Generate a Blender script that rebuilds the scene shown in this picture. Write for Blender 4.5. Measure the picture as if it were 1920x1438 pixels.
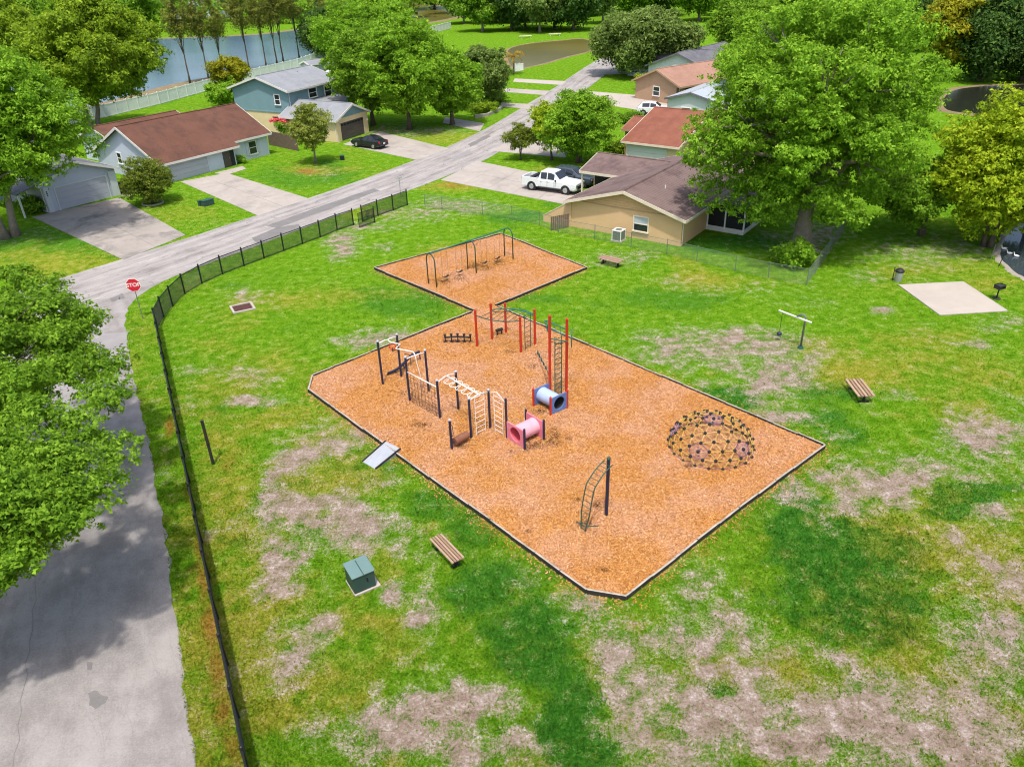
import bpy, math, random
import numpy as np
from mathutils import Vector, Matrix

random.seed(7)
rng = np.random.default_rng(7)
for o in list(bpy.data.objects):
    bpy.data.objects.remove(o, do_unlink=True)
scene = bpy.context.scene
COL = scene.collection
R = math.radians

# ------------------------------------------------------------------ camera, sky, sun, exposure
CAM_H, FOC, TILT, ROLL = 21.0, 1450.0, R(29.5), R(1.8)        # metres, focal length in px of a 1920 px wide frame
FW = Vector((0, math.cos(TILT), -math.sin(TILT)))
_rt = Vector((1, 0, 0)); _up = _rt.cross(FW)
RT = _rt * math.cos(ROLL) - _up * math.sin(ROLL)
UP = _up * math.cos(ROLL) + _rt * math.sin(ROLL)
cd = bpy.data.cameras.new('camera')
cam = bpy.data.objects.new('camera', cd)
COL.objects.link(cam)
cd.sensor_width = 36.0
cd.lens = FOC / 1920 * 36.0
cd.clip_start = 0.1
cd.clip_end = 6000
m3 = Matrix((RT, UP, -FW)).transposed()
cam.matrix_world = Matrix.Translation((0, 0, CAM_H)) @ m3.to_4x4()
scene.camera = cam

SUN_TO = Vector((-0.03, -0.38, 1.0)).normalized()             # high sun behind the viewer
world = bpy.data.worlds.new('World')
scene.world = world
world.use_nodes = True
wn = world.node_tree
sky = wn.nodes.new('ShaderNodeTexSky')
sky.sky_type = 'NISHITA'
sky.sun_disc = False
sky.sun_elevation = math.asin(SUN_TO.z)
sky.sun_rotation = math.atan2(SUN_TO.x, SUN_TO.y)
sky.air_density = 1.0
sky.dust_density = 3.5
sky.ozone_density = 0.2
bg = wn.nodes['Background']
bg.inputs['Strength'].default_value = 0.15
wn.links.new(sky.outputs[0], bg.inputs['Color'])
sd = bpy.data.lights.new('sun', 'SUN')
sd.energy = 2.5
sd.angle = R(2.0)
sd.color = (1.0, 0.955, 0.89)
sun = bpy.data.objects.new('sun', sd)
COL.objects.link(sun)
sun.rotation_euler = SUN_TO.to_track_quat('Z', 'Y').to_euler()
sun.location = (0, 0, 60)
scene.view_settings.view_transform = 'Standard'
scene.view_settings.look = 'None'
scene.view_settings.gamma = 1.0
scene.view_settings.use_curve_mapping = False
scene.view_settings.exposure = 0.64
try:
    scene.cycles.use_denoising = True
    scene.cycles.max_bounces = 6
    scene.cycles.filter_width = 1.1
    scene.cycles.diffuse_bounces = 3
    scene.cycles.transparent_max_bounces = 6
except Exception:
    pass


# ------------------------------------------------------------------ survey helpers: a sighting in the photograph to a spot on the ground
def g(px, py, z=0.0):
    d = FW * FOC + RT * (px - 960) - UP * (py - 719)
    k = (z - CAM_H) / d.z
    return Vector((d.x * k, d.y * k, z))


def proj_y(p):
    v = Vector(p) - Vector((0, 0, CAM_H))
    return 719 - FOC * v.dot(UP) / v.dot(FW)


def height(base, ytop):
    lo, hi = 0.0, 60.0
    for _ in range(40):
        m = (lo + hi) / 2
        if proj_y((base.x, base.y, m)) > ytop:
            lo = m
        else:
            hi = m
    return lo


# ------------------------------------------------------------------ mesh helpers
class MB:
    def __init__(s):
        s.v = []; s.f = []; s.m = []; s.mi = 0

    def add(s, vs, fs):
        o = len(s.v)
        s.v += [tuple(x) for x in vs]
        for f in fs:
            s.f.append(tuple(o + i for i in f)); s.m.append(s.mi)
        return s

    def box(s, c, size, rz=0.0, M=None):
        hx, hy, hz = size[0] / 2, size[1] / 2, size[2] / 2
        vs = [Vector((x, y, z)) for z in (-hz, hz) for y in (-hy, hy) for x in (-hx, hx)]
        rm = Matrix.Rotation(rz, 4, 'Z')
        vs = [Vector(c) + (rm @ v) for v in vs]
        if M: vs = [M @ v for v in vs]
        return s.add(vs, [(0, 2, 3, 1), (4, 5, 7, 6), (0, 1, 5, 4), (2, 6, 7, 3), (0, 4, 6, 2), (1, 3, 7, 5)])

    def beam(s, p, q, w, h, up=(0, 0, 1)):
        p, q = Vector(p), Vector(q)
        d = (q - p).normalized()
        side = d.cross(Vector(up))
        if side.length < 1e-4: side = d.cross(Vector((1, 0, 0)))
        side.normalize()
        u = side.cross(d).normalized()
        vs = []
        for e in (p, q):
            for a, b in ((-1, -1), (1, -1), (1, 1), (-1, 1)):
                vs.append(e + side * (a * w / 2) + u * (b * h / 2))
        return s.add(vs, [(0, 1, 2, 3), (7, 6, 5, 4), (0, 4, 5, 1), (1, 5, 6, 2), (2, 6, 7, 3), (3, 7, 4, 0)])

    def tube(s, pts, r, n=8, caps=True, closed=False):
        pts = [Vector(p) for p in pts]
        N = len(pts)
        rs = r if isinstance(r, (list, tuple)) else [r] * N
        o = len(s.v)
        ref = None
        for i, p in enumerate(pts):
            if closed:
                t = (pts[(i + 1) % N] - pts[i - 1])
            else:
                t = pts[min(i + 1, N - 1)] - pts[max(i - 1, 0)]
            t.normalize()
            if ref is None:
                ref = t.cross(Vector((0.3, 0.9, 0.1)))
                if ref.length < 0.1: ref = t.cross(Vector((1, 0, 0)))
            a = (ref - t * ref.dot(t)).normalized()
            ref = a
            b = t.cross(a)
            for k in range(n):
                an = 2 * math.pi * k / n
                s.v.append(tuple(p + (a * math.cos(an) + b * math.sin(an)) * rs[i]))
        segs = N if closed else N - 1
        for i in range(segs):
            j = (i + 1) % N
            for k in range(n):
                k2 = (k + 1) % n
                s.f.append((o + i * n + k, o + i * n + k2, o + j * n + k2, o + j * n + k)); s.m.append(s.mi)
        if caps and not closed:
            s.f.append(tuple(o + k for k in reversed(range(n)))); s.m.append(s.mi)
            s.f.append(tuple(o + (N - 1) * n + k for k in range(n))); s.m.append(s.mi)
        return s

    def bar(s, p, q, r, n=8):
        return s.tube([p, q], r, n)

    def prism(s, pts, z0, z1):
        n = len(pts)
        vs = [(p[0], p[1], z0) for p in pts] + [(p[0], p[1], z1) for p in pts]
        fs = [tuple(reversed(range(n))), tuple(range(n, 2 * n))]
        fs += [(i, (i + 1) % n, n + (i + 1) % n, n + i) for i in range(n)]
        return s.add(vs, fs)

    def ball(s, c, r, nu=10, nv=6, sc=(1, 1, 1)):
        o = len(s.v)
        c = Vector(c)
        for j in range(nv + 1):
            th = math.pi * j / nv
            for i in range(nu):
                ph = 2 * math.pi * i / nu
                s.v.append((c.x + r * sc[0] * math.sin(th) * math.cos(ph), c.y + r * sc[1] * math.sin(th) * math.sin(ph), c.z + r * sc[2] * math.cos(th)))
        for j in range(nv):
            for i in range(nu):
                i2 = (i + 1) % nu
                s.f.append((o + j * nu + i, o + (j + 1) * nu + i, o + (j + 1) * nu + i2, o + j * nu + i2)); s.m.append(s.mi)
        return s

    def build(s, name, mat, parent=None, loc=None, rz=0.0, smooth=False, bevel=0.0, world=False):
        me = bpy.data.meshes.new(name)
        vs = s.v
        if world and parent is not None:
            off = parent.get('_o', None)
            pl = Vector(parent.location)
            vs = [tuple(Vector(v) - pl) for v in vs]
        me.from_pydata(vs, [], s.f)
        for mm in (mat if isinstance(mat, (list, tuple)) else [mat]):
            me.materials.append(mm)
        if any(s.m):
            me.polygons.foreach_set('material_index', s.m)
        if smooth:
            me.polygons.foreach_set('use_smooth', [True] * len(me.polygons))
        me.update()
        o = bpy.data.objects.new(name, me)
        COL.objects.link(o)
        if parent is not None: o.parent = parent
        if loc is not None: o.location = loc
        o.rotation_euler.z = rz
        if bevel:
            b = o.modifiers.new('bevel', 'BEVEL'); b.width = bevel; b.segments = 2; b.limit_method = 'ANGLE'
        return o


def tag(o, label, cat, group=None):
    o['label'] = label; o['category'] = cat
    if group: o['group'] = group
    return o


def thing(name, label, cat, loc=(0, 0, 0), rz=0.0, group=None):
    o = bpy.data.objects.new(name, None)
    o.empty_display_size = 0.3
    COL.objects.link(o)
    o.location = loc
    o.rotation_euler.z = rz
    return tag(o, label, cat, group)


def struct(o, kind='structure', label=None):
    o['kind'] = kind
    if label: o['label'] = label
    return o


def np_mesh(name, V, F, mat, parent=None, attrs=None, smooth=False):
    """V (n,3), F (m,k) arrays to one mesh object."""
    me = bpy.data.meshes.new(name)
    n, m, k = len(V), len(F), F.shape[1]
    me.vertices.add(n)
    me.vertices.foreach_set('co', np.ascontiguousarray(V, np.float32).ravel())
    me.loops.add(m * k)
    me.loops.foreach_set('vertex_index', np.ascontiguousarray(F, np.int32).ravel())
    me.polygons.add(m)
    me.polygons.foreach_set('loop_start', np.arange(0, m * k, k, dtype=np.int32))
    me.polygons.foreach_set('loop_total', np.full(m, k, np.int32))
    me.update(calc_edges=True)
    for nm, arr in (attrs or {}).items():
        a = me.attributes.new(nm, 'FLOAT', 'POINT')
        a.data.foreach_set('value', np.ascontiguousarray(arr, np.float32))
    me.materials.append(mat)
    if smooth: me.polygons.foreach_set('use_smooth', np.ones(m, bool))
    o = bpy.data.objects.new(name, me)
    COL.objects.link(o)
    if parent is not None: o.parent = parent
    return o


def copy_tree(src, loc, rz, label=None, scale=None):
    c = src.copy(); COL.objects.link(c)
    c.location = loc; c.rotation_euler.z = rz
    if scale: c.scale = scale
    if label: c['label'] = label
    for ch in list(src.children):
        d = ch.copy(); COL.objects.link(d); d.parent = c
        for e in list(ch.children):
            f = e.copy(); COL.objects.link(f); f.parent = d
    return c


# ------------------------------------------------------------------ noise in numpy (for where the grass is worn)
def vnoise(x, y, seed=0):
    xi = np.floor(x).astype(np.int64); yi = np.floor(y).astype(np.int64)
    fx = x - xi; fy = y - yi
    fx = fx * fx * (3 - 2 * fx); fy = fy * fy * (3 - 2 * fy)

    def h(a, b):
        n = (a * 374761393 + b * 668265263 + seed * 1442695041) & 0x7fffffff
        n = ((n ^ (n >> 13)) * 1274126177) & 0x7fffffff
        return ((n ^ (n >> 16)) & 0xffff) / 65535.0
    return (h(xi, yi) * (1 - fx) + h(xi + 1, yi) * fx) * (1 - fy) + (h(xi, yi + 1) * (1 - fx) + h(xi + 1, yi + 1) * fx) * fy


def fbm(x, y, seed=0, oct=4):
    t = 0; a = 0.5; s = 0
    for i in range(oct):
        t = t + a * vnoise(x * 2 ** i + 17.3 * i, y * 2 ** i - 9.1 * i, seed + i)
        s += a; a *= 0.55
    return t / s


def poly_mask(x, y, pts):
    ins = np.zeros(x.shape, bool)
    n = len(pts)
    for i in range(n):
        x1, y1 = pts[i][0], pts[i][1]; x2, y2 = pts[(i + 1) % n][0], pts[(i + 1) % n][1]
        c = ((y1 > y) != (y2 > y)) & (x < (x2 - x1) * (y - y1) / (y2 - y1 + 1e-12) + x1)
        ins ^= c
    return ins


# ------------------------------------------------------------------ materials
def nodes_of(name):
    m = bpy.data.materials.new(name)
    m.use_nodes = True
    nt = m.node_tree
    return m, nt, nt.nodes['Principled BSDF']


def lin(c):
    return tuple(c) + (1.0,)


def noise_node(nt, scale, detail=4.0, rough=0.6, vec=None, dist=0.0):
    n = nt.nodes.new('ShaderNodeTexNoise')
    n.inputs['Scale'].default_value = scale
    n.inputs['Detail'].default_value = detail
    n.inputs['Roughness'].default_value = rough
    n.inputs['Distortion'].default_value = dist
    if vec is not None: nt.links.new(vec, n.inputs['Vector'])
    return n


def ramp(nt, fac, stops):
    r = nt.nodes.new('ShaderNodeValToRGB')
    e = r.color_ramp.elements
    while len(e) < len(stops): e.new(0.5)
    for i, (p, c) in enumerate(stops):
        e[i].position = p; e[i].color = lin(c)
    nt.links.new(fac, r.inputs[0])
    return r


def mixc(nt, fac, a, b, mode='MIX'):
    m = nt.nodes.new('ShaderNodeMix')
    m.data_type = 'RGBA'; m.blend_type = mode
    for sock, val in ((m.inputs[0], fac), (m.inputs[6], a), (m.inputs[7], b)):
        if hasattr(val, 'default_value') or hasattr(val, 'is_linked'):
            nt.links.new(val, sock)
        else:
            sock.default_value = val if not isinstance(val, tuple) else lin(val[:3])
    return m.outputs[2]


def math_node(nt, op, a, b=0.0):
    m = nt.nodes.new('ShaderNodeMath'); m.operation = op
    for s, v in ((m.inputs[0], a), (m.inputs[1], b)):
        if isinstance(v, (int, float)): s.default_value = v
        else: nt.links.new(v, s)
    return m.outputs[0]


def bump(nt, b, fac, strength=0.3, dist=0.02):
    n = nt.nodes.new('ShaderNodeBump')
    n.inputs['Strength'].default_value = strength
    n.inputs['Distance'].default_value = dist
    nt.links.new(fac, n.inputs['Height'])
    nt.links.new(n.outputs[0], b.inputs['Normal'])


def mk(name, col, rough=0.6, var=0.15, scale=2.0, metal=0.0, bmp=0.0, fine=30.0, spec=0.4, coat=0.0, stain=None, stain_amt=0.0):
    m, nt, b = nodes_of(name)
    tc = nt.nodes.new('ShaderNodeTexCoord')
    n1 = noise_node(nt, scale, 6, 0.6, tc.outputs['Object'])
    n2 = noise_node(nt, fine, 3, 0.6, tc.outputs['Object'])
    f = math_node(nt, 'ADD', math_node(nt, 'MULTIPLY', n1.outputs[0], 0.65), math_node(nt, 'MULTIPLY', n2.outputs[0], 0.35))
    lo = tuple(c * (1 - var) for c in col); hi = tuple(min(1, c * (1 + var)) for c in col)
    r = ramp(nt, f, [(0.3, lo), (0.7, hi)])
    c = r.outputs[0]
    if stain:
        n3 = noise_node(nt, scale * 0.5, 6, 0.7, tc.outputs['Object'], 0.4)
        r3 = ramp(nt, n3.outputs[0], [(0.5, (0, 0, 0)), (0.68, (1, 1, 1))])
        c = mixc(nt, math_node(nt, 'MULTIPLY', r3.outputs[0], stain_amt), c, stain)
    nt.links.new(c, b.inputs['Base Color'])
    b.inputs['Roughness'].default_value = rough
    b.inputs['Metallic'].default_value = metal
    b.inputs['Specular IOR Level'].default_value = spec
    b.inputs['Coat Weight'].default_value = coat
    if bmp: bump(nt, b, n2.outputs[0], bmp, 0.02)
    return m


def leaf_mat(name, lo, mid, hi, trans=0.42, nscale=0.5):
    m = bpy.data.materials.new(name); m.use_nodes = True
    nt = m.node_tree
    for n in list(nt.nodes): nt.nodes.remove(n)
    out = nt.nodes.new('ShaderNodeOutputMaterial')
    ge = nt.nodes.new('ShaderNodeNewGeometry')
    tc = nt.nodes.new('ShaderNodeTexCoord')
    n1 = noise_node(nt, nscale, 3, 0.6, tc.outputs['Object'])
    f = math_node(nt, 'ADD', math_node(nt, 'MULTIPLY', ge.outputs['Random Per Island'], 0.45), math_node(nt, 'MULTIPLY', n1.outputs[0], 0.62))
    r = ramp(nt, f, [(0.26, lo), (0.53, mid), (0.80, hi)])
    d = nt.nodes.new('ShaderNodeBsdfPrincipled')
    d.inputs['Roughness'].default_value = 0.55
    d.inputs['Specular IOR Level'].default_value = 0.08
    t = nt.nodes.new('ShaderNodeBsdfTranslucent')
    nt.links.new(r.outputs[0], d.inputs['Base Color'])
    tcol = mixc(nt, 0.5, r.outputs[0], (hi[0] * 1.1, hi[1] * 1.1, hi[2] * 0.5))
    nt.links.new(tcol, t.inputs['Color'])
    mx = nt.nodes.new('ShaderNodeMixShader')
    mx.inputs[0].default_value = trans
    nt.links.new(d.outputs[0], mx.inputs[1]); nt.links.new(t.outputs[0], mx.inputs[2])
    nt.links.new(mx.outputs[0], out.inputs['Surface'])
    return m


def grass_material():
    m, nt, b = nodes_of('lawn_grass')
    tc = nt.nodes.new('ShaderNodeTexCoord')
    P = tc.outputs['Object']

    def at(nm):
        a = nt.nodes.new('ShaderNodeAttribute'); a.attribute_name = nm; return a.outputs['Fac']
    bare, lush, dry, rust = at('bare'), at('lush'), at('dry'), at('rust')
    big = noise_node(nt, 0.25, 5, 0.6, P)
    mid = noise_node(nt, 1.6, 6, 0.7, P)
    fine = noise_node(nt, 9.0, 5, 0.75, P)
    grain = noise_node(nt, 34.0, 3, 0.7, P)
    mixn = math_node(nt, 'ADD', math_node(nt, 'MULTIPLY', mid.outputs[0], 0.4), math_node(nt, 'ADD', math_node(nt, 'MULTIPLY', fine.outputs[0], 0.35), math_node(nt, 'MULTIPLY', grain.outputs[0], 0.25)))
    green = ramp(nt, mixn, [(0.40, (0.042, 0.128, 0.005)), (0.5, (0.108, 0.240, 0.010)), (0.60, (0.215, 0.335, 0.020))]).outputs[0]
    lushc = ramp(nt, mixn, [(0.40, (0.016, 0.085, 0.008)), (0.5, (0.040, 0.160, 0.014)), (0.61, (0.10, 0.24, 0.020))]).outputs[0]
    dryc = ramp(nt, mixn, [(0.40, (0.10, 0.145, 0.010)), (0.5, (0.23, 0.25, 0.022)), (0.60, (0.37, 0.31, 0.08))]).outputs[0]
    soil = ramp(nt, mixn, [(0.40, (0.12, 0.083, 0.056)), (0.47, (0.235, 0.17, 0.128)), (0.54, (0.33, 0.26, 0.218)), (0.61, (0.54, 0.48, 0.45))]).outputs[0]
    rustc = ramp(nt, mixn, [(0.36, (0.13, 0.06, 0.015)), (0.5, (0.26, 0.11, 0.025)), (0.66, (0.33, 0.17, 0.05))]).outputs[0]

    def edge(v, lo, hi, k=0.5):                      # break a smooth mask up with the fine noise
        s = math_node(nt, 'ADD', v, math_node(nt, 'MULTIPLY', math_node(nt, 'SUBTRACT', mixn, 0.5), k * 2))
        mr = nt.nodes.new('ShaderNodeMapRange'); mr.inputs[1].default_value = lo; mr.inputs[2].default_value = hi
        nt.links.new(s, mr.inputs[0]); return mr.outputs[0]
    c = mixc(nt, edge(lush, 0.25, 0.7, .9), green, lushc)
    c = mixc(nt, edge(dry, 0.2, 0.85, 1.2), c, dryc)
    c = mixc(nt, edge(bare, 0.24, 0.72, 2.2), c, soil)
    c = mixc(nt, edge(rust, 0.25, 0.75), c, rustc)
    nt.links.new(c, b.inputs['Base Color'])
    b.inputs['Roughness'].default_value = 0.85
    b.inputs['Specular IOR Level'].default_value = 0.0
    hmix = math_node(nt, 'ADD', fine.outputs[0], math_node(nt, 'MULTIPLY', grain.outputs[0], 0.6))
    bump(nt, b, hmix, 0.9, 0.07)
    return m


def road_material(name='road_asphalt', crack=0.8, streaky=0.45, k=1.0):
    m, nt, b = nodes_of(name)
    tc = nt.nodes.new('ShaderNodeTexCoord')
    uv = nt.nodes.new('ShaderNodeMapping'); uv.inputs['Scale'].default_value = (0.09, 1.0, 1.0)
    nt.links.new(tc.outputs['UV'], uv.inputs['Vector'])
    streak = noise_node(nt, 1.5, 6, 0.65, uv.outputs[0], 0.3)
    blot = noise_node(nt, 0.5, 6, 0.65, tc.outputs['Object'])
    gr = noise_node(nt, 14.0, 4, 0.8, tc.outputs['Object'])
    f = math_node(nt, 'ADD', math_node(nt, 'MULTIPLY', streak.outputs[0], streaky), math_node(nt, 'ADD', math_node(nt, 'MULTIPLY', blot.outputs[0], 0.70 - streaky), math_node(nt, 'MULTIPLY', gr.outputs[0], 0.3)))
    r = ramp(nt, f, [(0.40 if k == 1.0 else 0.30, (0.16 * k, 0.145 * k, 0.135 * k)), (0.46, (0.265 * k, 0.243 * k, 0.23 * k)), (0.54, (0.335 * k, 0.31 * k, 0.294 * k)), (0.62 if k == 1.0 else 0.7, (0.42 * k, 0.395 * k, 0.375 * k))])
    # hairline cracks running mostly along the lane
    uv2 = nt.nodes.new('ShaderNodeMapping'); uv2.inputs['Scale'].default_value = (0.16, 0.9, 1.0)
    nt.links.new(tc.outputs['UV'], uv2.inputs['Vector'])
    wob = noise_node(nt, 2.2, 4, 0.6, uv2.outputs[0])
    addv = nt.nodes.new('ShaderNodeVectorMath'); addv.operation = 'ADD'
    sc = nt.nodes.new('ShaderNodeVectorMath'); sc.operation = 'SCALE'; sc.inputs[3].default_value = 0.5
    nt.links.new(wob.outputs[1], sc.inputs[0]); nt.links.new(uv2.outputs[0], addv.inputs[0]); nt.links.new(sc.outputs[0], addv.inputs[1])
    vo = nt.nodes.new('ShaderNodeTexVoronoi'); vo.feature = 'DISTANCE_TO_EDGE'; vo.inputs['Scale'].default_value = 1.3
    nt.links.new(addv.outputs[0], vo.inputs['Vector'])
    cr = ramp(nt, vo.outputs[0], [(0.0, (1, 1, 1)), (0.022, (0, 0, 0))])
    gate = ramp(nt, blot.outputs[0], [(0.42, (0, 0, 0)), (0.55, (1, 1, 1))])
    amt = math_node(nt, 'MULTIPLY', math_node(nt, 'MULTIPLY', cr.outputs[0], gate.outputs[0]), crack)
    c = mixc(nt, amt, r.outputs[0], (0.10, 0.09, 0.085))
    nt.links.new(c, b.inputs['Base Color'])
    b.inputs['Roughness'].default_value = 0.9
    b.inputs['Specular IOR Level'].default_value = 0.2
    bump(nt, b, gr.outputs[0], 0.35, 0.015)
    return m


def chip_material():
    m, nt, b = nodes_of('wood_chip')
    ge = nt.nodes.new('ShaderNodeNewGeometry')
    tc = nt.nodes.new('ShaderNodeTexCoord')
    n1 = noise_node(nt, 0.35, 4, 0.6, tc.outputs['Object'])
    a = ramp(nt, ge.outputs['Random Per Island'], [(0.0, (0.220, 0.078, 0.018)), (0.2, (0.420, 0.174, 0.043)), (0.8, (0.570, 0.269, 0.081)), (1.0, (0.640, 0.381, 0.163))]).outputs[0]
    p = ramp(nt, ge.outputs['Random Per Island'], [(0.0, (0.250, 0.106, 0.045)), (0.2, (0.460, 0.218, 0.094)), (0.8, (0.590, 0.319, 0.150)), (1.0, (0.660, 0.448, 0.275))]).outputs[0]
    g_ = ramp(nt, n1.outputs[0], [(0.42, (0, 0, 0)), (0.6, (1, 1, 1))])
    sc_ = nt.nodes.new('ShaderNodeAttribute'); sc_.attribute_name = 'damp_shade'
    nt.links.new(mixc(nt, math_node(nt, 'MULTIPLY', sc_.outputs['Fac'], 0.85), mixc(nt, g_.outputs[0], a, p), (0.06, 0.022, 0.008)), b.inputs['Base Color'])
    b.inputs['Roughness'].default_value = 0.85
    b.inputs['Specular IOR Level'].default_value = 0.03
    return m


def mulch_material():
    m, nt, b = nodes_of('mulch_bed')
    tc = nt.nodes.new('ShaderNodeTexCoord')
    vo = nt.nodes.new('ShaderNodeTexVoronoi'); vo.inputs['Scale'].default_value = 16
    nt.links.new(tc.outputs['Object'], vo.inputs['Vector'])
    n2 = noise_node(nt, 26, 4, 0.8, tc.outputs['Object'])
    n1 = noise_node(nt, 0.35, 4, 0.6, tc.outputs['Object'])
    sep = nt.nodes.new('ShaderNodeSeparateColor'); nt.links.new(vo.outputs['Color'], sep.inputs[0])
    f = math_node(nt, 'ADD', math_node(nt, 'MULTIPLY', sep.outputs[0], 0.5), math_node(nt, 'MULTIPLY', n2.outputs[0], 0.5))
    a = ramp(nt, f, [(0.15, (0.260, 0.101, 0.030)), (0.45, (0.460, 0.213, 0.069)), (0.8, (0.620, 0.347, 0.138))]).outputs[0]
    p = ramp(nt, f, [(0.15, (0.3, 0.135, 0.075)), (0.45, (0.5, 0.25, 0.14)), (0.8, (0.64, 0.39, 0.24))]).outputs[0]
    g_ = ramp(nt, n1.outputs[0], [(0.42, (0, 0, 0)), (0.6, (1, 1, 1))])
    nt.links.new(mixc(nt, g_.outputs[0], a, p), b.inputs['Base Color'])
    b.inputs['Roughness'].default_value = 0.9
    b.inputs['Specular IOR Level'].default_value = 0.03
    bump(nt, b, n2.outputs[0], 0.8, 0.05)
    return m


def shingle(name, c1, c2, stain, amt=0.5):
    m, nt, b = nodes_of(name)
    tc = nt.nodes.new('ShaderNodeTexCoord')
    P = tc.outputs['Object']
    n1 = noise_node(nt, 0.5, 6, 0.7, P)
    n2 = noise_node(nt, 22, 3, 0.7, P)
    sx = nt.nodes.new('ShaderNodeSeparateXYZ'); nt.links.new(P, sx.inputs[0])
    z = math_node(nt, 'FRACT', math_node(nt, 'MULTIPLY', sx.outputs[2], 16.0))
    course = ramp(nt, z, [(0.0, (0.55, 0.55, 0.55)), (0.22, (1, 1, 1)), (1.0, (1.04, 1.04, 1.04))])
    f = math_node(nt, 'ADD', math_node(nt, 'MULTIPLY', n1.outputs[0], 0.5), math_node(nt, 'MULTIPLY', n2.outputs[0], 0.5))
    r = ramp(nt, f, [(0.35, c1), (0.65, c2)])
    st = nt.nodes.new('ShaderNodeMapping'); st.inputs['Scale'].default_value = (1, 1, 0.25); nt.links.new(P, st.inputs[0])
    n3 = noise_node(nt, 0.7, 6, 0.65, st.outputs[0], 0.2)
    r3 = ramp(nt, n3.outputs[0], [(0.46, (0, 0, 0)), (0.66, (1, 1, 1))])
    c = mixc(nt, math_node(nt, 'MULTIPLY', r3.outputs[0], amt), r.outputs[0], stain)
    c = mixc(nt, 1.0, c, course.outputs[0], 'MULTIPLY')
    nt.links.new(c, b.inputs['Base Color'])
    b.inputs['Roughness'].default_value = 0.9
    b.inputs['Specular IOR Level'].default_value = 0.2
    bump(nt, b, n2.outputs[0], 0.4, 0.02)
    return m


def water_material(name, col, rough=0.06, wav=0.06):
    m, nt, b = nodes_of(name)
    tc = nt.nodes.new('ShaderNodeTexCoord')
    n = noise_node(nt, 0.5, 5, 0.6, tc.outputs['Object'])
    n2 = noise_node(nt, 0.03, 4, 0.6, tc.outputs['Object'])
    r = ramp(nt, n2.outputs[0], [(0.35, tuple(c * 0.8 for c in col)), (0.65, tuple(c * 1.2 for c in col))])
    nt.links.new(r.outputs[0], b.inputs['Base Color'])
    b.inputs['Roughness'].default_value = rough
    b.inputs['IOR'].default_value = 1.33
    b.inputs['Specular IOR Level'].default_value = 0.6
    bump(nt, b, n.outputs[0], wav, 0.2)
    return m


def glass_material(name, col=(0.02, 0.025, 0.03)):
    m, nt, b = nodes_of(name)
    b.inputs['Base Color'].default_value = lin(col)
    b.inputs['Roughness'].default_value = 0.05
    b.inputs['Specular IOR Level'].default_value = 0.7
    return m


M = {}
M['grass'] = grass_material()
M['road'] = road_material()
M['road2'] = road_material('side_road_asphalt', 0.2, 0.2, 0.86)
M['chip'] = chip_material()
M['mulch'] = mulch_material()
M['concrete'] = mk('driveway_concrete', (0.36, 0.32, 0.285), 0.9, 0.16, 0.5, bmp=0.15, fine=18, stain=(0.2, 0.18, 0.16), stain_amt=0.6)
M['conc_dirty'] = mk('stained_concrete', (0.31, 0.275, 0.245), 0.9, 0.18, 0.5, bmp=0.15, fine=18, stain=(0.10, 0.095, 0.09), stain_amt=0.85)
M['conc_pale'] = mk('pale_concrete', (0.40, 0.355, 0.31), 0.9, 0.09, 0.6, bmp=0.12, fine=20, stain=(0.33, 0.29, 0.26), stain_amt=0.4)
M['patch'] = mk('asphalt_patch', (0.17, 0.16, 0.155), 0.9, 0.2, 0.8, bmp=0.3, fine=16)
M['patch2'] = mk('pale_asphalt_patch', (0.255, 0.24, 0.235), 0.9, 0.15, 0.8, bmp=0.3, fine=16)
M['metal_blk'] = mk('black_metal', (0.012, 0.013, 0.015), 0.45, 0.2, 4)
M['blk'] = mk('black_plastic', (0.014, 0.014, 0.015), 0.6, 0.3, 4)
M['dirt_tim'] = mk('dark_timber', (0.028, 0.024, 0.02), 0.8, 0.4, 3, bmp=0.3)
M['tim_glare'] = mk('timber_top_glare', (0.36, 0.33, 0.28), 0.85, 0.3, 3, bmp=0.3, stain=(0.1, 0.085, 0.06), stain_amt=0.7)  # sky glare on the dark edging's top, painted as a pale colour
M['galv'] = mk('galvanised_steel', (0.42, 0.44, 0.44), 0.45, 0.15, 3, metal=0.6)
M['galv_dull'] = mk('weathered_steel_mesh', (0.16, 0.19, 0.16), 0.6, 0.2, 3, metal=0.3)
M['navy'] = mk('navy_post', (0.016, 0.022, 0.055), 0.4, 0.25, 5)
M['navy_cap'] = mk('grey_cap', (0.42, 0.46, 0.52), 0.5, 0.1, 5)
M['white_bar'] = mk('white_coated_bar', (0.72, 0.69, 0.64), 0.4, 0.08, 5)
M['red_post'] = mk('red_post', (0.46, 0.03, 0.014), 0.4, 0.2, 3)
M['green_bar'] = mk('green_bar', (0.01, 0.13, 0.10), 0.4, 0.2, 4)
M['dkgreen'] = mk('dark_green_post', (0.014, 0.075, 0.055), 0.4, 0.25, 4)
M['pink'] = mk('faded_pink_plastic', (0.66, 0.19, 0.26), 0.5, 0.12, 1.5, stain=(0.72, 0.5, 0.5), stain_amt=0.6)
M['pink_tube'] = mk('pale_pink_plastic', (0.72, 0.36, 0.42), 0.45, 0.12, 1.5, stain=(0.6, 0.2, 0.26), stain_amt=0.5)
M['red_in'] = mk('deep_pink_plastic', (0.6, 0.09, 0.12), 0.5, 0.1, 2)
M['blue_panel'] = mk('grey_blue_plastic', (0.10, 0.165, 0.36), 0.5, 0.12, 2)
M['blue_tube'] = mk('pale_blue_plastic', (0.36, 0.45, 0.66), 0.45, 0.12, 2)
M['rope'] = mk('brown_rope', (0.09, 0.042, 0.022), 0.85, 0.3, 8)
M['log'] = mk('brown_roller', (0.2, 0.08, 0.045), 0.6, 0.2, 4)
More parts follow.
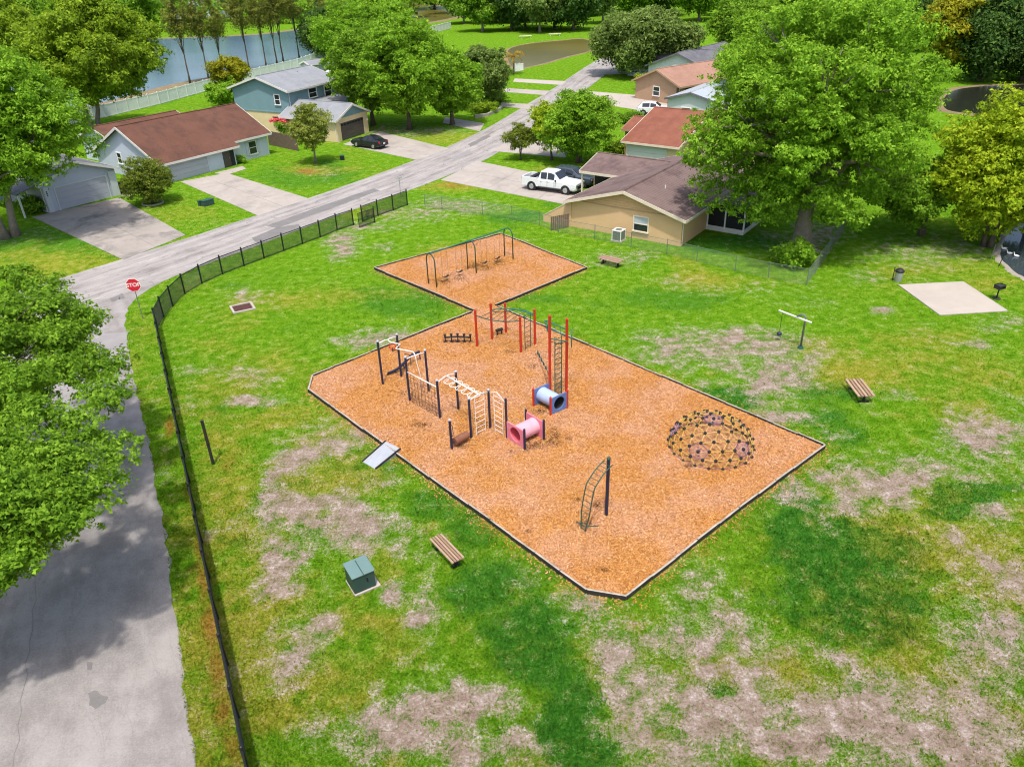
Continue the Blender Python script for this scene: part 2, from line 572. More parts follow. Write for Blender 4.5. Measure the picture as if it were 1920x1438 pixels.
M['yellow'] = mk('yellow_strut', (0.52, 0.35, 0.07), 0.45, 0.15, 4)
M['purple'] = mk('purple_rope', (0.12, 0.06, 0.16), 0.7, 0.2, 6)
M['pinknet'] = mk('pale_net', (0.36, 0.24, 0.32), 0.7, 0.2, 6)
M['slat'] = mk('weathered_slat', (0.36, 0.235, 0.165), 0.75, 0.2, 4, bmp=0.2)
M['slat2'] = mk('brown_slat', (0.27, 0.16, 0.11), 0.75, 0.2, 4, bmp=0.2)
M['trans_top'] = mk('green_cabinet_top', (0.125, 0.205, 0.195), 0.5, 0.1, 2)
M['trans_side'] = mk('green_cabinet', (0.035, 0.07, 0.06), 0.5, 0.15, 2)
M['grate'] = mk('rusty_grate', (0.10, 0.035, 0.03), 0.85, 0.4, 6)
M['alum'] = mk('grey_ramp_plate', (0.40, 0.42, 0.46), 0.5, 0.1, 4, metal=0.2)
M['stop_red'] = mk('sign_red', (0.56, 0.012, 0.03), 0.4, 0.06, 2)
M['white'] = mk('white_paint', (0.78, 0.77, 0.75), 0.5, 0.06, 2)
M['vinyl'] = mk('white_vinyl', (0.8, 0.79, 0.8), 0.5, 0.08, 1.5, stain=(0.5, 0.5, 0.46), stain_amt=0.4)
M['beige'] = mk('beige_stucco', (0.64, 0.42, 0.225), 0.85, 0.06, 1.0, bmp=0.15, fine=25)
M['beige_siding'] = mk('beige_siding', (0.60, 0.39, 0.2), 0.8, 0.1, 1.5, bmp=0.2)
M['trim'] = mk('cream_trim', (0.66, 0.58, 0.46), 0.6, 0.08, 2)
M['trimw'] = mk('off_white_trim', (0.62, 0.60, 0.56), 0.6, 0.08, 2)
M['lav'] = mk('pale_blue_grey_stucco', (0.50, 0.54, 0.64), 0.85, 0.06, 1.0, bmp=0.15)
M['lav_door'] = mk('grey_garage_door', (0.40, 0.41, 0.48), 0.6, 0.06, 1.5)
M['greyw'] = mk('blue_grey_wall', (0.46, 0.49, 0.58), 0.85, 0.07, 1.0)
M['blue_wall'] = mk('teal_blue_siding', (0.17, 0.28, 0.32), 0.8, 0.08, 1.0)
M['cream'] = mk('cream_stucco', (0.66, 0.52, 0.31), 0.85, 0.06, 1.0)
M['brown_door'] = mk('brown_garage_door', (0.075, 0.06, 0.055), 0.6, 0.1, 2)
M['tan_wall'] = mk('tan_wall', (0.42, 0.27, 0.17), 0.85, 0.08, 1.0)
M['white_wall'] = mk('pale_wall', (0.52, 0.56, 0.58), 0.85, 0.06, 1.0)
M['roof_beige'] = shingle('mauve_brown_shingle', (0.14, 0.095, 0.088), (0.205, 0.145, 0.132), (0.07, 0.045, 0.045), 0.6)
M['roof_red'] = shingle('rust_brown_shingle', (0.112, 0.050, 0.033), (0.158, 0.076, 0.053), (0.072, 0.038, 0.031), 0.6)
M['roof_red2'] = shingle('red_shingle', (0.20, 0.07, 0.042), (0.27, 0.108, 0.07), (0.15, 0.055, 0.04), 0.5)
M['roof_brown'] = shingle('pinkish_brown_shingle', (0.30, 0.165, 0.12), (0.38, 0.225, 0.165), (0.22, 0.12, 0.09), 0.4)
M['roof_grey'] = shingle('grey_shingle', (0.115, 0.115, 0.13), (0.18, 0.18, 0.2), (0.07, 0.07, 0.08), 0.5)
M['roof_pale'] = shingle('pale_grey_shingle', (0.22, 0.23, 0.25), (0.29, 0.30, 0.32), (0.18, 0.19, 0.21), 0.5)
M['roof_metal'] = mk('pale_metal_roof', (0.45, 0.49, 0.53), 0.4, 0.07, 0.6, metal=0.2)
M['glass'] = glass_material('dark_glass')
M['glass_blind'] = mk('window_blind', (0.42, 0.47, 0.5), 0.5, 0.05, 2)
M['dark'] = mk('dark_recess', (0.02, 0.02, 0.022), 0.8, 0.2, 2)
M['screen'] = mk('dark_screen', (0.012, 0.012, 0.014), 0.7, 0.3, 2)
M['car_white'] = mk('white_car_paint', (0.72, 0.73, 0.74), 0.25, 0.02, 1, coat=0.6)
M['car_black'] = mk('black_car_paint', (0.012, 0.012, 0.018), 0.25, 0.05, 1, coat=0.6)
M['car_dark'] = mk('dark_blue_grey_car_paint', (0.05, 0.065, 0.085), 0.25, 0.05, 1, coat=0.6)
M['tyre'] = mk('tyre_rubber', (0.012, 0.012, 0.012), 0.8, 0.2, 5)
M['rim'] = mk('wheel_rim', (0.45, 0.46, 0.48), 0.35, 0.05, 4, metal=0.7)
M['lamp_r'] = mk('tail_lamp', (0.4, 0.01, 0.01), 0.3, 0.05, 4)
M['lamp_w'] = mk('head_lamp', (0.5, 0.52, 0.55), 0.2, 0.05, 4)
M['wood_fence'] = mk('weathered_brown_boards', (0.15, 0.105, 0.08), 0.85, 0.3, 3, bmp=0.3)
M['blue_bin'] = mk('blue_bin', (0.03, 0.12, 0.42), 0.5, 0.1, 3)
M['dark_bin'] = mk('dark_bin', (0.015, 0.018, 0.02), 0.6, 0.2, 3)
M['flower'] = mk('red_flower', (0.65, 0.06, 0.08), 0.6, 0.2, 3)
M['bark'] = mk('grey_bark', (0.105, 0.078, 0.06), 0.9, 0.4, 2.5, bmp=0.6, fine=12)
M['bark_pale'] = mk('pale_bark', (0.2, 0.165, 0.135), 0.9, 0.35, 2.5, bmp=0.5, fine=12)
M['mud'] = mk('muddy_bank', (0.2, 0.15, 0.075), 0.9, 0.3, 0.6, bmp=0.3)
M['w_lake'] = water_material('lake_water', (0.075, 0.13, 0.19), 0.16, 0.012)
M['w_pond'] = water_material('brown_pond_water', (0.115, 0.10, 0.018), 0.3, 0.01)
M['w_dark'] = water_material('slate_pond_water', (0.05, 0.065, 0.085), 0.1, 0.03)
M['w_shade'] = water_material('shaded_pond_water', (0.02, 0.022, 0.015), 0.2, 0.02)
M['stone'] = mk('pale_stone', (0.3, 0.27, 0.23), 0.9, 0.2, 2, bmp=0.3)
M['gravel'] = mk('pale_bare_ground', (0.45, 0.43, 0.4), 0.9, 0.15, 0.3)
M['signgreen'] = mk('street_sign', (0.4, 0.42, 0.4), 0.5, 0.1, 3)
L = {}
L['oak'] = leaf_mat('oak_leaf', (0.054, 0.132, 0.011), (0.149, 0.289, 0.019), (0.298, 0.484, 0.043))
L['bright'] = leaf_mat('bright_green_leaf', (0.064, 0.157, 0.010), (0.192, 0.370, 0.022), (0.370, 0.589, 0.056))
L['olive'] = leaf_mat('olive_leaf', (0.074, 0.140, 0.011), (0.206, 0.329, 0.020), (0.384, 0.504, 0.040))
L['lime'] = leaf_mat('yellow_green_leaf', (0.117, 0.197, 0.010), (0.311, 0.443, 0.018), (0.546, 0.620, 0.040))
L['dark'] = leaf_mat('dark_leaf', (0.026, 0.068, 0.016), (0.072, 0.151, 0.031), (0.167, 0.273, 0.061))
L['grey'] = leaf_mat('grey_green_leaf', (0.056, 0.101, 0.019), (0.149, 0.228, 0.049), (0.298, 0.390, 0.103))
L['pine'] = leaf_mat('pine_needle', (0.082, 0.103, 0.018), (0.197, 0.225, 0.041), (0.339, 0.354, 0.072))
L['shrub'] = leaf_mat('bronze_shrub_leaf', (0.065, 0.106, 0.011), (0.165, 0.241, 0.025), (0.330, 0.347, 0.068))
L['magnolia'] = leaf_mat('magnolia_leaf', (0.071, 0.118, 0.011), (0.206, 0.280, 0.032), (0.519, 0.515, 0.162))
L['gold'] = leaf_mat('golden_leaf', (0.11, 0.12, 0.008), (0.28, 0.29, 0.015), (0.46, 0.43, 0.035))
L['palm'] = leaf_mat('dry_palm_frond', (0.20, 0.12, 0.02), (0.34, 0.22, 0.04), (0.42, 0.32, 0.09))

# ------------------------------------------------------------------ the ground: one sheet to the horizon, with its worn, lush and dry patches
def to_img(x, y):
    vz = -CAM_H
    zf = x * FW.x + y * FW.y + vz * FW.z
    zf = np.maximum(zf, 2.0)
    return 960 + FOC * (x * RT.x + y * RT.y + vz * RT.z) / zf, 719 - FOC * (x * UP.x + y * UP.y + vz * UP.z) / zf


BARE = [(1340, 655, 150, 32, .8), (1460, 700, 75, 42, .95), (1290, 640, 110, 26, .55), (1410, 735, 50, 18, .6), (1490, 782, 55, 24, .75), (1220, 632, 40, 12, .6),
        (640, 825, 70, 38, .75), (560, 850, 60, 40, .6), (590, 960, 95, 50, .95), (690, 1000, 75, 36, .95), (525, 1045, 45, 55, .75), (700, 905, 50, 22, .6), (480, 750, 55, 12, .75),
        (470, 705, 50, 18, .55), (730, 1115, 26, 22, .95), (800, 1140, 36, 60, .6), (603, 1172, 28, 24, .8), (870, 1330, 70, 55, .9), (860, 1290, 25, 30, .8),
        (790, 1400, 150, 55, .9), (560, 1250, 45, 60, .6), (520, 1110, 40, 40, .5), (610, 1380, 60, 50, .5), (970, 1400, 40, 40, .75),
        (1190, 1330, 90, 130, .95), (1150, 1230, 60, 40, .8), (1085, 1150, 48, 34, .7), (1120, 1180, 40, 30, .5),
        (1400, 1350, 260, 110, .9), (1700, 1370, 260, 100, .9), (1860, 1180, 100, 150, .6), (1330, 1180, 100, 70, .75), (1300, 1090, 60, 40, .5), (1850, 1300, 110, 90, .75),
        (1640, 905, 150, 55, .62), (1830, 815, 70, 42, .85), (1850, 880, 90, 40, .6), (1485, 930, 45, 18, .75), (1590, 960, 90, 30, .6), (1740, 880, 80, 40, .6), (1560, 900, 50, 30, .75),
        (1655, 584, 18, 7, 1.0), (1842, 645, 36, 9, .8), (1880, 605, 50, 14, .5), (1870, 960, 50, 30, .7), (1790, 1010, 60, 40, .6),
        (640, 460, 30, 26, .8), (690, 425, 60, 12, .6), (850, 385, 80, 14, .55), (790, 400, 40, 16, .6), (740, 400, 40, 12, .6), (880, 395, 40, 10, .6), (720, 465, 24, 9, .5), (1150, 487, 60, 14, .6), (1190, 480, 40, 8, .6),
        (1270, 530, 50, 12, .4), (1330, 545, 60, 10, .4), (470, 558, 50, 16, .55), (690, 640, 40, 18, .6), (740, 630, 40, 14, .55),
        (590, 325, 40, 10, .5), (240, 360, 25, 10, .7), (1740, 470, 120, 26, .5), (1530, 440, 60, 22, .7), (1440, 450, 70, 22, .6), (1620, 520, 40, 14, .4), (70, 445, 60, 14, .5),
        (770, 245, 90, 10, .6), (540, 880, 40, 30, .5), (650, 640, 30, 12, .4), (360, 745, 12, 40, .35)]
LUSH = [(1590, 1050, 150, 85, 1.0), (1620, 1150, 130, 75, 1.0), (1500, 1040, 60, 70, .8), (930, 1090, 90, 60, .7), (990, 1200, 80, 80, .8), (1070, 1320, 65, 80, .9), (1100, 1410, 55, 50, .9), (880, 990, 70, 40, .6),
        (1830, 925, 80, 24, 1.0), (1790, 955, 50, 24, .9), (760, 560, 130, 34, .55), (1260, 560, 150, 22, .5), (800, 950, 60, 30, .6), (660, 900, 50, 26, .5), (960, 410, 60, 16, .6), (700, 860, 60, 20, .4),
        (1350, 745, 60, 22, .7), (1560, 720, 60, 40, .5), (1440, 840, 60, 40, .4), (560, 330, 140, 24, .5), (1350, 460, 120, 20, .6), (1560, 800, 60, 40, .5), (460, 1330, 30, 12, .4), (100, 460, 130, 30, .5),
        (440, 1010, 40, 14, .6), (560, 905, 40, 14, .6), (1330, 900, 60, 40, .35), (1360, 1290, 40, 20, .7), (1000, 560, 60, 12, .5)]
DRY = [(1650, 690, 130, 40, .7), (1760, 640, 120, 26, .6), (1560, 660, 60, 26, .6), (1850, 1050, 120, 80, .5), (430, 930, 60, 120, .75), (500, 1180, 80, 140, .75), (360, 1300, 60, 140, .7), (640, 1290, 90, 60, .6), (620, 880, 120, 80, .6), (1500, 1260, 300, 80, .5), (1700, 960, 160, 80, .5), (1330, 530, 120, 14, .6),
       (1770, 500, 120, 18, .6), (1850, 530, 60, 26, .7), (150, 500, 130, 30, .7), (330, 400, 90, 22, .5), (580, 320, 60, 10, .8), (840, 350, 60, 9, .8), (500, 560, 100, 20, .4), (620, 545, 110, 24, .35), (470, 690, 70, 60, .35),
       (840, 260, 110, 14, .6), (700, 400, 90, 10, .5), (1820, 760, 80, 40, .4), (250, 700, 30, 160, .35), (430, 600, 60, 30, .3), (1420, 880, 70, 30, .3), (1040, 320, 60, 10, .4), (740, 1200, 60, 80, .5)]
RUST = [(372, 1020, 12, 50, .55), (385, 1090, 16, 50, .6), (398, 1170, 20, 55, .6), (410, 1250, 22, 55, .6), (425, 1330, 26, 60, .6), (440, 1410, 28, 50, .55), (355, 930, 9, 40, .5), (430, 860, 22, 30, .4), (318, 690, 8, 30, .3), (318, 805, 10, 26, .7), (575, 322, 24, 6, .6), (850, 348, 36, 6, .5)]


def masks(x, y):
    px, py = to_img(x, y)
    wx = (fbm(x * 0.35, y * 0.35, 3) - 0.5) * 1.1 + (fbm(x * 1.5, y * 1.5, 13) - 0.5) * 0.8
    wy = (fbm(x * 0.35 + 40, y * 0.35, 5) - 0.5) * 1.1 + (fbm(x * 1.5 + 9, y * 1.5, 15) - 0.5) * 0.8

    def field(lst, soft=0.65):
        t = np.zeros_like(x)
        for cx, cy, rx, ry, s in lst:
            near = (np.abs(px - cx) < rx * 2.6) & (np.abs(py - cy) < ry * 2.6)
            if not near.any(): continue
            d = np.sqrt(((px[near] - cx) / rx + wx[near]) ** 2 + ((py[near] - cy) / ry + wy[near]) ** 2)
            v = s * np.clip((1 + soft - d) / (2 * soft), 0, 1)
            t[near] = np.maximum(t[near], v)
        return t
    near = np.clip((95 - y) / 40, 0, 1)
    bare = field(BARE)
    bare = np.clip(bare * (0.15 + 1.55 * fbm(x * 1.1, y * 1.1, 21)) + near * 0.5 * np.clip(fbm(x * 0.28, y * 0.28, 31) - 0.64, 0, 1) * 3, 0, 1)
    lush = np.clip(field(LUSH, 0.4) + np.clip(fbm(x * 0.2, y * 0.2, 51) - 0.55, 0, 1) * 1.6, 0, 1)
    dry = np.clip(field(DRY) * 0.85 + np.clip(fbm(x * 0.22, y * 0.22, 71) - 0.54, 0, 1) * 1.5, 0, 1)
    dry = np.clip(dry + np.clip((52 - y) / 25, 0.12, 1) * (np.clip(fbm(x * 0.8 + 3, y * 0.8, 81) - 0.5, 0, 1) * 1.8 + np.clip(fbm(x * 2.2, y * 2.2, 83) - 0.52, 0, 1) * 1.5) * (1 - 0.7 * field(LUSH, 0.3)), 0, 1)
    sub = np.clip(fbm(x * 0.55 + 11, y * 0.55, 87) - 0.57, 0, 1) * 2.2 * np.clip((48 - y) / 14, 0, 1)
    bare = np.clip(bare + sub, 0, 1)
    rust = field(RUST)
    bare *= (0.82 + 0.16 * np.clip((26 - y) / 8, 0, 1)) * (1 - 0.8 * field(LUSH, 0.3))
    return bare, lush, dry, rust


def axis(lo, flo, fhi, hi, step):
    fine_ = np.arange(flo, fhi + 1e-6, step)
    out_l = flo - np.geomspace(step * 2, flo - lo, 40)[::-1]
    out_r = fhi + np.geomspace(step * 2, hi - fhi, 40)
    return np.concatenate([out_l, fine_, out_r])


XS = axis(-2500, -46, 46, 2500, 0.25)
YS = axis(-600, 9, 96, 3500, 0.27)
gx, gy = np.meshgrid(XS, YS)
V = np.stack([gx.ravel(), gy.ravel(), np.zeros(gx.size)], 1)
nx, ny = len(XS), len(YS)
ii = np.arange((ny - 1) * (nx - 1)); r_, c_ = ii // (nx - 1), ii % (nx - 1)
F = np.stack([r_ * nx + c_, r_ * nx + c_ + 1, (r_ + 1) * nx + c_ + 1, (r_ + 1) * nx + c_], 1)
mb_, ml_, md_, mr_ = masks(V[:, 0], V[:, 1])
ground = np_mesh('ground', V, F, M['grass'], attrs=dict(bare=mb_, lush=ml_, dry=md_, rust=mr_))
struct(ground)


# ------------------------------------------------------------------ roads and driveways
def resample(pts, step):
    pts = [Vector((p[0], p[1], 0)) for p in pts]
    # Catmull-Rom for smooth curves
    out = []
    for i in range(len(pts) - 1):
        p0 = pts[max(i - 1, 0)]; p1 = pts[i]; p2 = pts[i + 1]; p3 = pts[min(i + 2, len(pts) - 1)]
        k = max(2, int((p2 - p1).length / step))
        for j in range(k):
            t = j / k
            out.append(0.5 * ((2 * p1) + (p2 - p0) * t + (2 * p0 - 5 * p1 + 4 * p2 - p3) * t * t + (3 * p1 - p0 - 3 * p2 + p3) * t ** 3))
    out.append(pts[-1])
    return out


def even(pts, n):
    d = [0]
    for a, b in zip(pts, pts[1:]): d.append(d[-1] + (b - a).length)
    res = []
    for i in range(n):
        t = d[-1] * i / (n - 1)
        k = max(j for j in range(len(d)) if d[j] <= t + 1e-9)
        k = min(k, len(pts) - 2)
        res.append(pts[k].lerp(pts[k + 1], min(1, (t - d[k]) / max(1e-9, d[k + 1] - d[k]))))
    return res, d[-1]


def strip(name, left, right, z, mat, n=260, wob=0.12):
    Lp, ln = even(resample(left, 0.8), n)
    Rp, _ = even(resample(right, 0.8), n)
    vs, fs, uv = [], [], []
    m = 6
    for i in range(n):
        w1 = (float(fbm(np.array([i * 0.7]), np.array([z * 900]), 5)[0]) - .5) * wob * 2
        w2 = (float(fbm(np.array([i * 0.7]), np.array([z * 900 + 50]), 8)[0]) - .5) * wob * 2
        a, b = Lp[i], Rp[i]
        d = (b - a); wd = d.length; d.normalize()
        a = a + d * w1; b = b + d * w2
        for j in range(m):
            p = a.lerp(b, j / (m - 1)); vs.append((p.x, p.y, z)); uv.append((ln * i / (n - 1), wd * j / (m - 1)))
    for i in range(n - 1):
        for j in range(m - 1):
            fs.append((i * m + j, i * m + j + 1, (i + 1) * m + j + 1, (i + 1) * m + j))
    me = bpy.data.meshes.new(name)
    me.from_pydata(vs, [], [f[::-1] for f in fs])
    ul = me.uv_layers.new(name='UVMap')
    for lp in me.loops: ul.data[lp.index].uv = uv[lp.vertex_index]
    me.materials.append(mat); me.update()
    o = bpy.data.objects.new(name, me); COL.objects.link(o)
    return struct(o)


ROAD_L = [(-70, 10), (-56, 28), (-35.2, 53.9), (-30.8, 59.4), (-27.3, 64.2), (-23.1, 69.9), (-19.3, 75.2), (-10.2, 89.6), (-2.8, 104.7), (4.4, 125.0), (8.7, 137.5), (18.9, 169.0), (36, 215)]
ROAD_R = [(-63, 6), (-49, 24), (-29.5, 49.3), (-24.8, 55.8), (-21.2, 60.8), (-17.5, 66.2), (-13.8, 71.4), (-9.7, 76.9), (-6.2, 82), (-1.6, 90), (2.6, 101.5), (7.2, 115), (13.2, 133), (23.6, 164.5), (41, 212)]
strip('main_road', ROAD_L, ROAD_R, 0.014, M['road'], 300)
SIDE_R = [(-24.2, 56.6), (-25.9, 53.6), (-26.4, 50.5), (-25.6, 47.3), (-23.8, 43.3), (-21.3, 38.4), (-17.7, 31.3), (-15.6, 27.1), (-12.6, 20.8), (-11.1, 17.2), (-9.8, 14.6), (-6.5, 7), (-2, -4)]
SIDE_L = [(-37.5, 50.6), (-34.6, 47.2), (-32.8, 44.5), (-31.2, 41.6), (-29.6, 38.6), (-27.4, 34), (-24.0, 27.2), (-22.0, 23.2), (-19.3, 17.2), (-17.8, 14), (-16.5, 11), (-13, 4), (-9, -6)]
strip('side_road', SIDE_L, SIDE_R, 0.009, M['road2'], 160, 0.2)


def sheet(name, pts, z, mat, sub=8, wob=0.15, seed=1):
    """flat irregular patch on the road"""
    ps = []
    n = len(pts)
    for i in range(n):
        a, b = Vector((*pts[i], 0)), Vector((*pts[(i + 1) % n], 0))
        for j in range(sub):
            p = a.lerp(b, j / sub)
            ps.append((p.x + (random.random() - .5) * wob, p.y + (random.random() - .5) * wob, z))
    me = bpy.data.meshes.new(name); me.from_pydata(ps, [], [tuple(range(len(ps)))]); me.materials.append(mat); me.update()
    if me.polygons[0].normal.z < 0: me.flip_normals()
    o = bpy.data.objects.new(name, me); COL.objects.link(o)
    return struct(o)


def gp(*pxs):
    return [tuple(g(*p)[:2]) for p in pxs]


sheet('asphalt_patch', gp((500, 424), (520, 428), (620, 392), (712, 358), (700, 354), (600, 388)), 0.019, M['patch'])
sheet('asphalt_patch', gp((472, 447), (482, 456), (565, 428), (560, 421), (520, 427)), 0.019, M['patch'])
sheet('asphalt_patch', gp((878, 271), (882, 276), (920, 257), (916, 253)), 0.019, M['patch'])
sheet('asphalt_patch', gp((845, 296), (850, 301), (886, 287), (880, 283)), 0.019, M['patch2'])
sheet('asphalt_patch', gp((205, 561), (212, 566), (234, 559), (230, 551)), 0.0195, M['patch'])
sheet('asphalt_patch', gp((150, 650), (170, 662), (238, 652), (240, 623), (200, 625)), 0.0145, M['patch2'])
sheet('asphalt_patch', gp((166, 1300), (168, 1322), (178, 1330), (188, 1324), (198, 1318), (203, 1306), (190, 1302), (178, 1294)), 0.0145, M['patch'], 3, 0.05)
sheet('asphalt_patch', gp((163, 1240), (164, 1254), (172, 1256), (174, 1243)), 0.0145, M['patch'], 3, 0.04)
# the long crack down the middle of the side road
mb = MB()
prev = None
for i in range(60):
    t = i / 59
    p = Vector((-14.3 - 0.3, 13.2, 0)).lerp(Vector((-27.3, 42.5, 0)), t)
    p.x += (random.random() - .5) * 0.16; p.z = 0.0145
    if prev:
        mb.add([prev + Vector((-.009, 0, 0)), prev + Vector((.009, 0, 0)), p + Vector((.009, 0, 0)), p + Vector((-.009, 0, 0))], [(0, 1, 2, 3)])
    prev = p
struct(mb.build('road_crack', M['patch']))


def driveway(name, quad, n, m, mat, z=0.02, gap=0.025):
    root = bpy.data.objects.new(name, None); COL.objects.link(root); struct(root)
    q = [Vector((*p, 0)) for p in quad]
    root.location = q[0]
    for i in range(n):
        for j in range(m):
            def B(u, v): return q[0].lerp(q[1], u).lerp(q[3].lerp(q[2], u), v)
            lx = (q[1] - q[0]).length / n; ly = (q[3] - q[0]).length / m
            eu, ev = gap / 2 / (lx * n), gap / 2 / (ly * m)
            c = [B(i / n + eu, j / m + ev), B((i + 1) / n - eu, j / m + ev), B((i + 1) / n - eu, (j + 1) / m - ev), B(i / n + eu, (j + 1) / m - ev)]
            area = (c[1] - c[0]).cross(c[2] - c[0]).z
            if area < 0: c = c[::-1]
            zz = z + random.uniform(-.002, .002)
            mb = MB(); mb.prism([(p.x - q[0].x, p.y - q[0].y) for p in c], -0.05, zz)
            mb.build('slab', mat, root)
    return root


driveway('driveway', gp((60, 407), (224, 371), (348, 441), (232, 488)), 2, 3, M['conc_dirty'])
driveway('driveway', gp((338, 341), (425, 325), (580, 373), (484, 405)), 2, 4, M['concrete'])
driveway('driveway', gp((643, 271), (712, 247), (842, 279), (783, 301)), 2, 3, M['concrete'])
driveway('driveway', gp((826, 338), (898, 303), (1100, 345), (1060, 384)), 2, 5, M['concrete'])
driveway('driveway', gp((925, 284), (952, 263), (1078, 268), (1060, 296)), 1, 3, M['concrete'])
driveway('driveway', gp((1070, 186), (1083, 170), (1258, 184), (1250, 216)), 1, 4, M['conc_pale'])
driveway('driveway', gp((948, 166), (1030, 171), (1022, 179), (944, 173)), 1, 1, M['concrete'])
driveway('driveway', gp((965, 148), (1062, 153), (1052, 160), (962, 154)), 1, 1, M['conc_pale'])
driveway('driveway', gp((940, 193), (1000, 196), (990, 205), (938, 200)), 1, 1, M['concrete'])
driveway('driveway', gp((835, 220), (908, 232), (900, 247), (830, 231)), 1, 2, M['concrete'])
driveway('driveway', gp((1120, 130), (1270, 128), (1270, 137), (1112, 141)), 1, 2, M['conc_pale'])
driveway('front_path', gp((402, 325), (455, 312), (462, 317), (424, 329)), 1, 1, M['concrete'], 0.024)
driveway('cross_street', gp((1150, 112), (1290, 96), (1290, 106), (1150, 124)), 1, 1, M['conc_pale'])

# ------------------------------------------------------------------ water
def water(name, pts, mat, z=0.03, bank=1.6, bankmat=None, seed=0):
    P = [Vector((*p, 0)) for p in gp(*pts)]
    n = len(P)
    sm = []
    for i in range(n):
        p0, p1, p2, p3 = P[i - 1], P[i], P[(i + 1) % n], P[(i + 2) % n]
        for j in range(8):
            t = j / 8
            q = 0.5 * ((2 * p1) + (p2 - p0) * t + (2 * p0 - 5 * p1 + 4 * p2 - p3) * t * t + (3 * p1 - p0 - 3 * p2 + p3) * t ** 3)
            sm.append(q)
    c = sum(sm, Vector()) / len(sm)
    inner = [(p.x, p.y, z) for p in sm]
    me = bpy.data.meshes.new(name); me.from_pydata(inner, [], [tuple(range(len(inner)))]); me.materials.append(mat); me.update()
    if me.polygons[0].normal.z < 0: me.flip_normals()
    o = bpy.data.objects.new(name, me); COL.objects.link(o); struct(o)
    mb = MB()
    k = len(sm)
    vs = []
    for i, p in enumerate(sm):
        t = (sm[(i + 1) % k] - sm[i - 1]).normalized(); nn = Vector((t.y, -t.x, 0))
        if nn.dot(p - c) < 0: nn = -nn
        w = bank * (0.7 + 0.7 * random.random())
        vs += [p - nn * bank * 0.3 + Vector((0, 0, z - .02)), p + nn * w * 0.4 + Vector((0, 0, z + .09)), p + nn * w + Vector((0, 0, 0.005))]
    fs = []
    for i in range(k):
        j = (i + 1) % k
        for a in (0, 1): fs.append((i * 3 + a, j * 3 + a, j * 3 + a + 1, i * 3 + a + 1))
    mb.add(vs, fs)
    struct(mb.build(name + '_bank', bankmat or M['mud'], smooth=True))
    return o


water('lake', [(120, 205), (330, 158), (450, 136), (600, 108), (655, 88), (700, 60), (610, 52), (480, 66), (340, 72), (150, 80), (20, 110), (-60, 180)], M['w_lake'], bank=3)
water('brown_pond', [(962, 128), (1010, 122), (1060, 108), (1104, 97), (1118, 84), (1092, 74), (1050, 77), (985, 84), (952, 96)], M['w_pond'], bank=0.6)
water('far_pond', [(715, 52), (780, 46), (850, 34), (870, 22), (800, 8), (740, 10), (700, 30)], M['w_pond'], bank=3)
water('slate_pond', [(1874, 478), (1890, 500), (1918, 520), (1990, 540), (2140, 520), (2140, 420), (1990, 400), (1935, 412), (1890, 438)], M['w_dark'], bank=0.32, bankmat=M['stone'])
water('shaded_pond', [(1770, 205), (1840, 215), (1920, 212), (2060, 215), (2060, 165), (1920, 160), (1820, 164), (1775, 176)], M['w_shade'], bank=1.2)

# ------------------------------------------------------------------ mulch bed with its timber border
BED = [(580, 736), (1100, 1112), (1175, 1124), (1385, 958), (1545, 840), (935, 578), (929, 575), (1100, 505), (940, 441), (702, 506), (888, 584), (884, 590), (587, 708)]
BEDW = gp(*BED)
me = bpy.data.meshes.new('mulch_bed')
me.from_pydata([(x, y, 0.10) for x, y in BEDW], [], [tuple(range(len(BEDW)))])
me.materials.append(M['mulch']); me.update()
if me.polygons[0].normal.z < 0: me.flip_normals()
bed = bpy.data.objects.new('mulch_bed', me); COL.objects.link(bed); struct(bed)


def in_bed(x, y): return poly_mask(x, y, BEDW)


DAMP_SHADE = [(832, 531, 12, 5), (862, 524, 12, 5), (892, 500, 14, 6), (912, 506, 12, 4), (935, 496, 14, 6), (1035, 832, 14, 8), (1005, 838, 16, 7), (1040, 822, 9, 12), (985, 846, 9, 5), (1065, 826, 8, 3), (1012, 775, 14, 5), (960, 850, 8, 3), (865, 840, 12, 4), (1290, 878, 10, 4), (1100, 985, 12, 5), (1118, 950, 7, 6), (790, 800, 16, 4), (760, 740, 8, 4), (1000, 690, 10, 3), (1010, 668, 8, 2), (955, 663, 10, 3), (858, 643, 24, 3), (1085, 940, 8, 3), (990, 1000, 6, 3), (1340, 1050, 4, 2), (1130, 1072, 12, 4)]


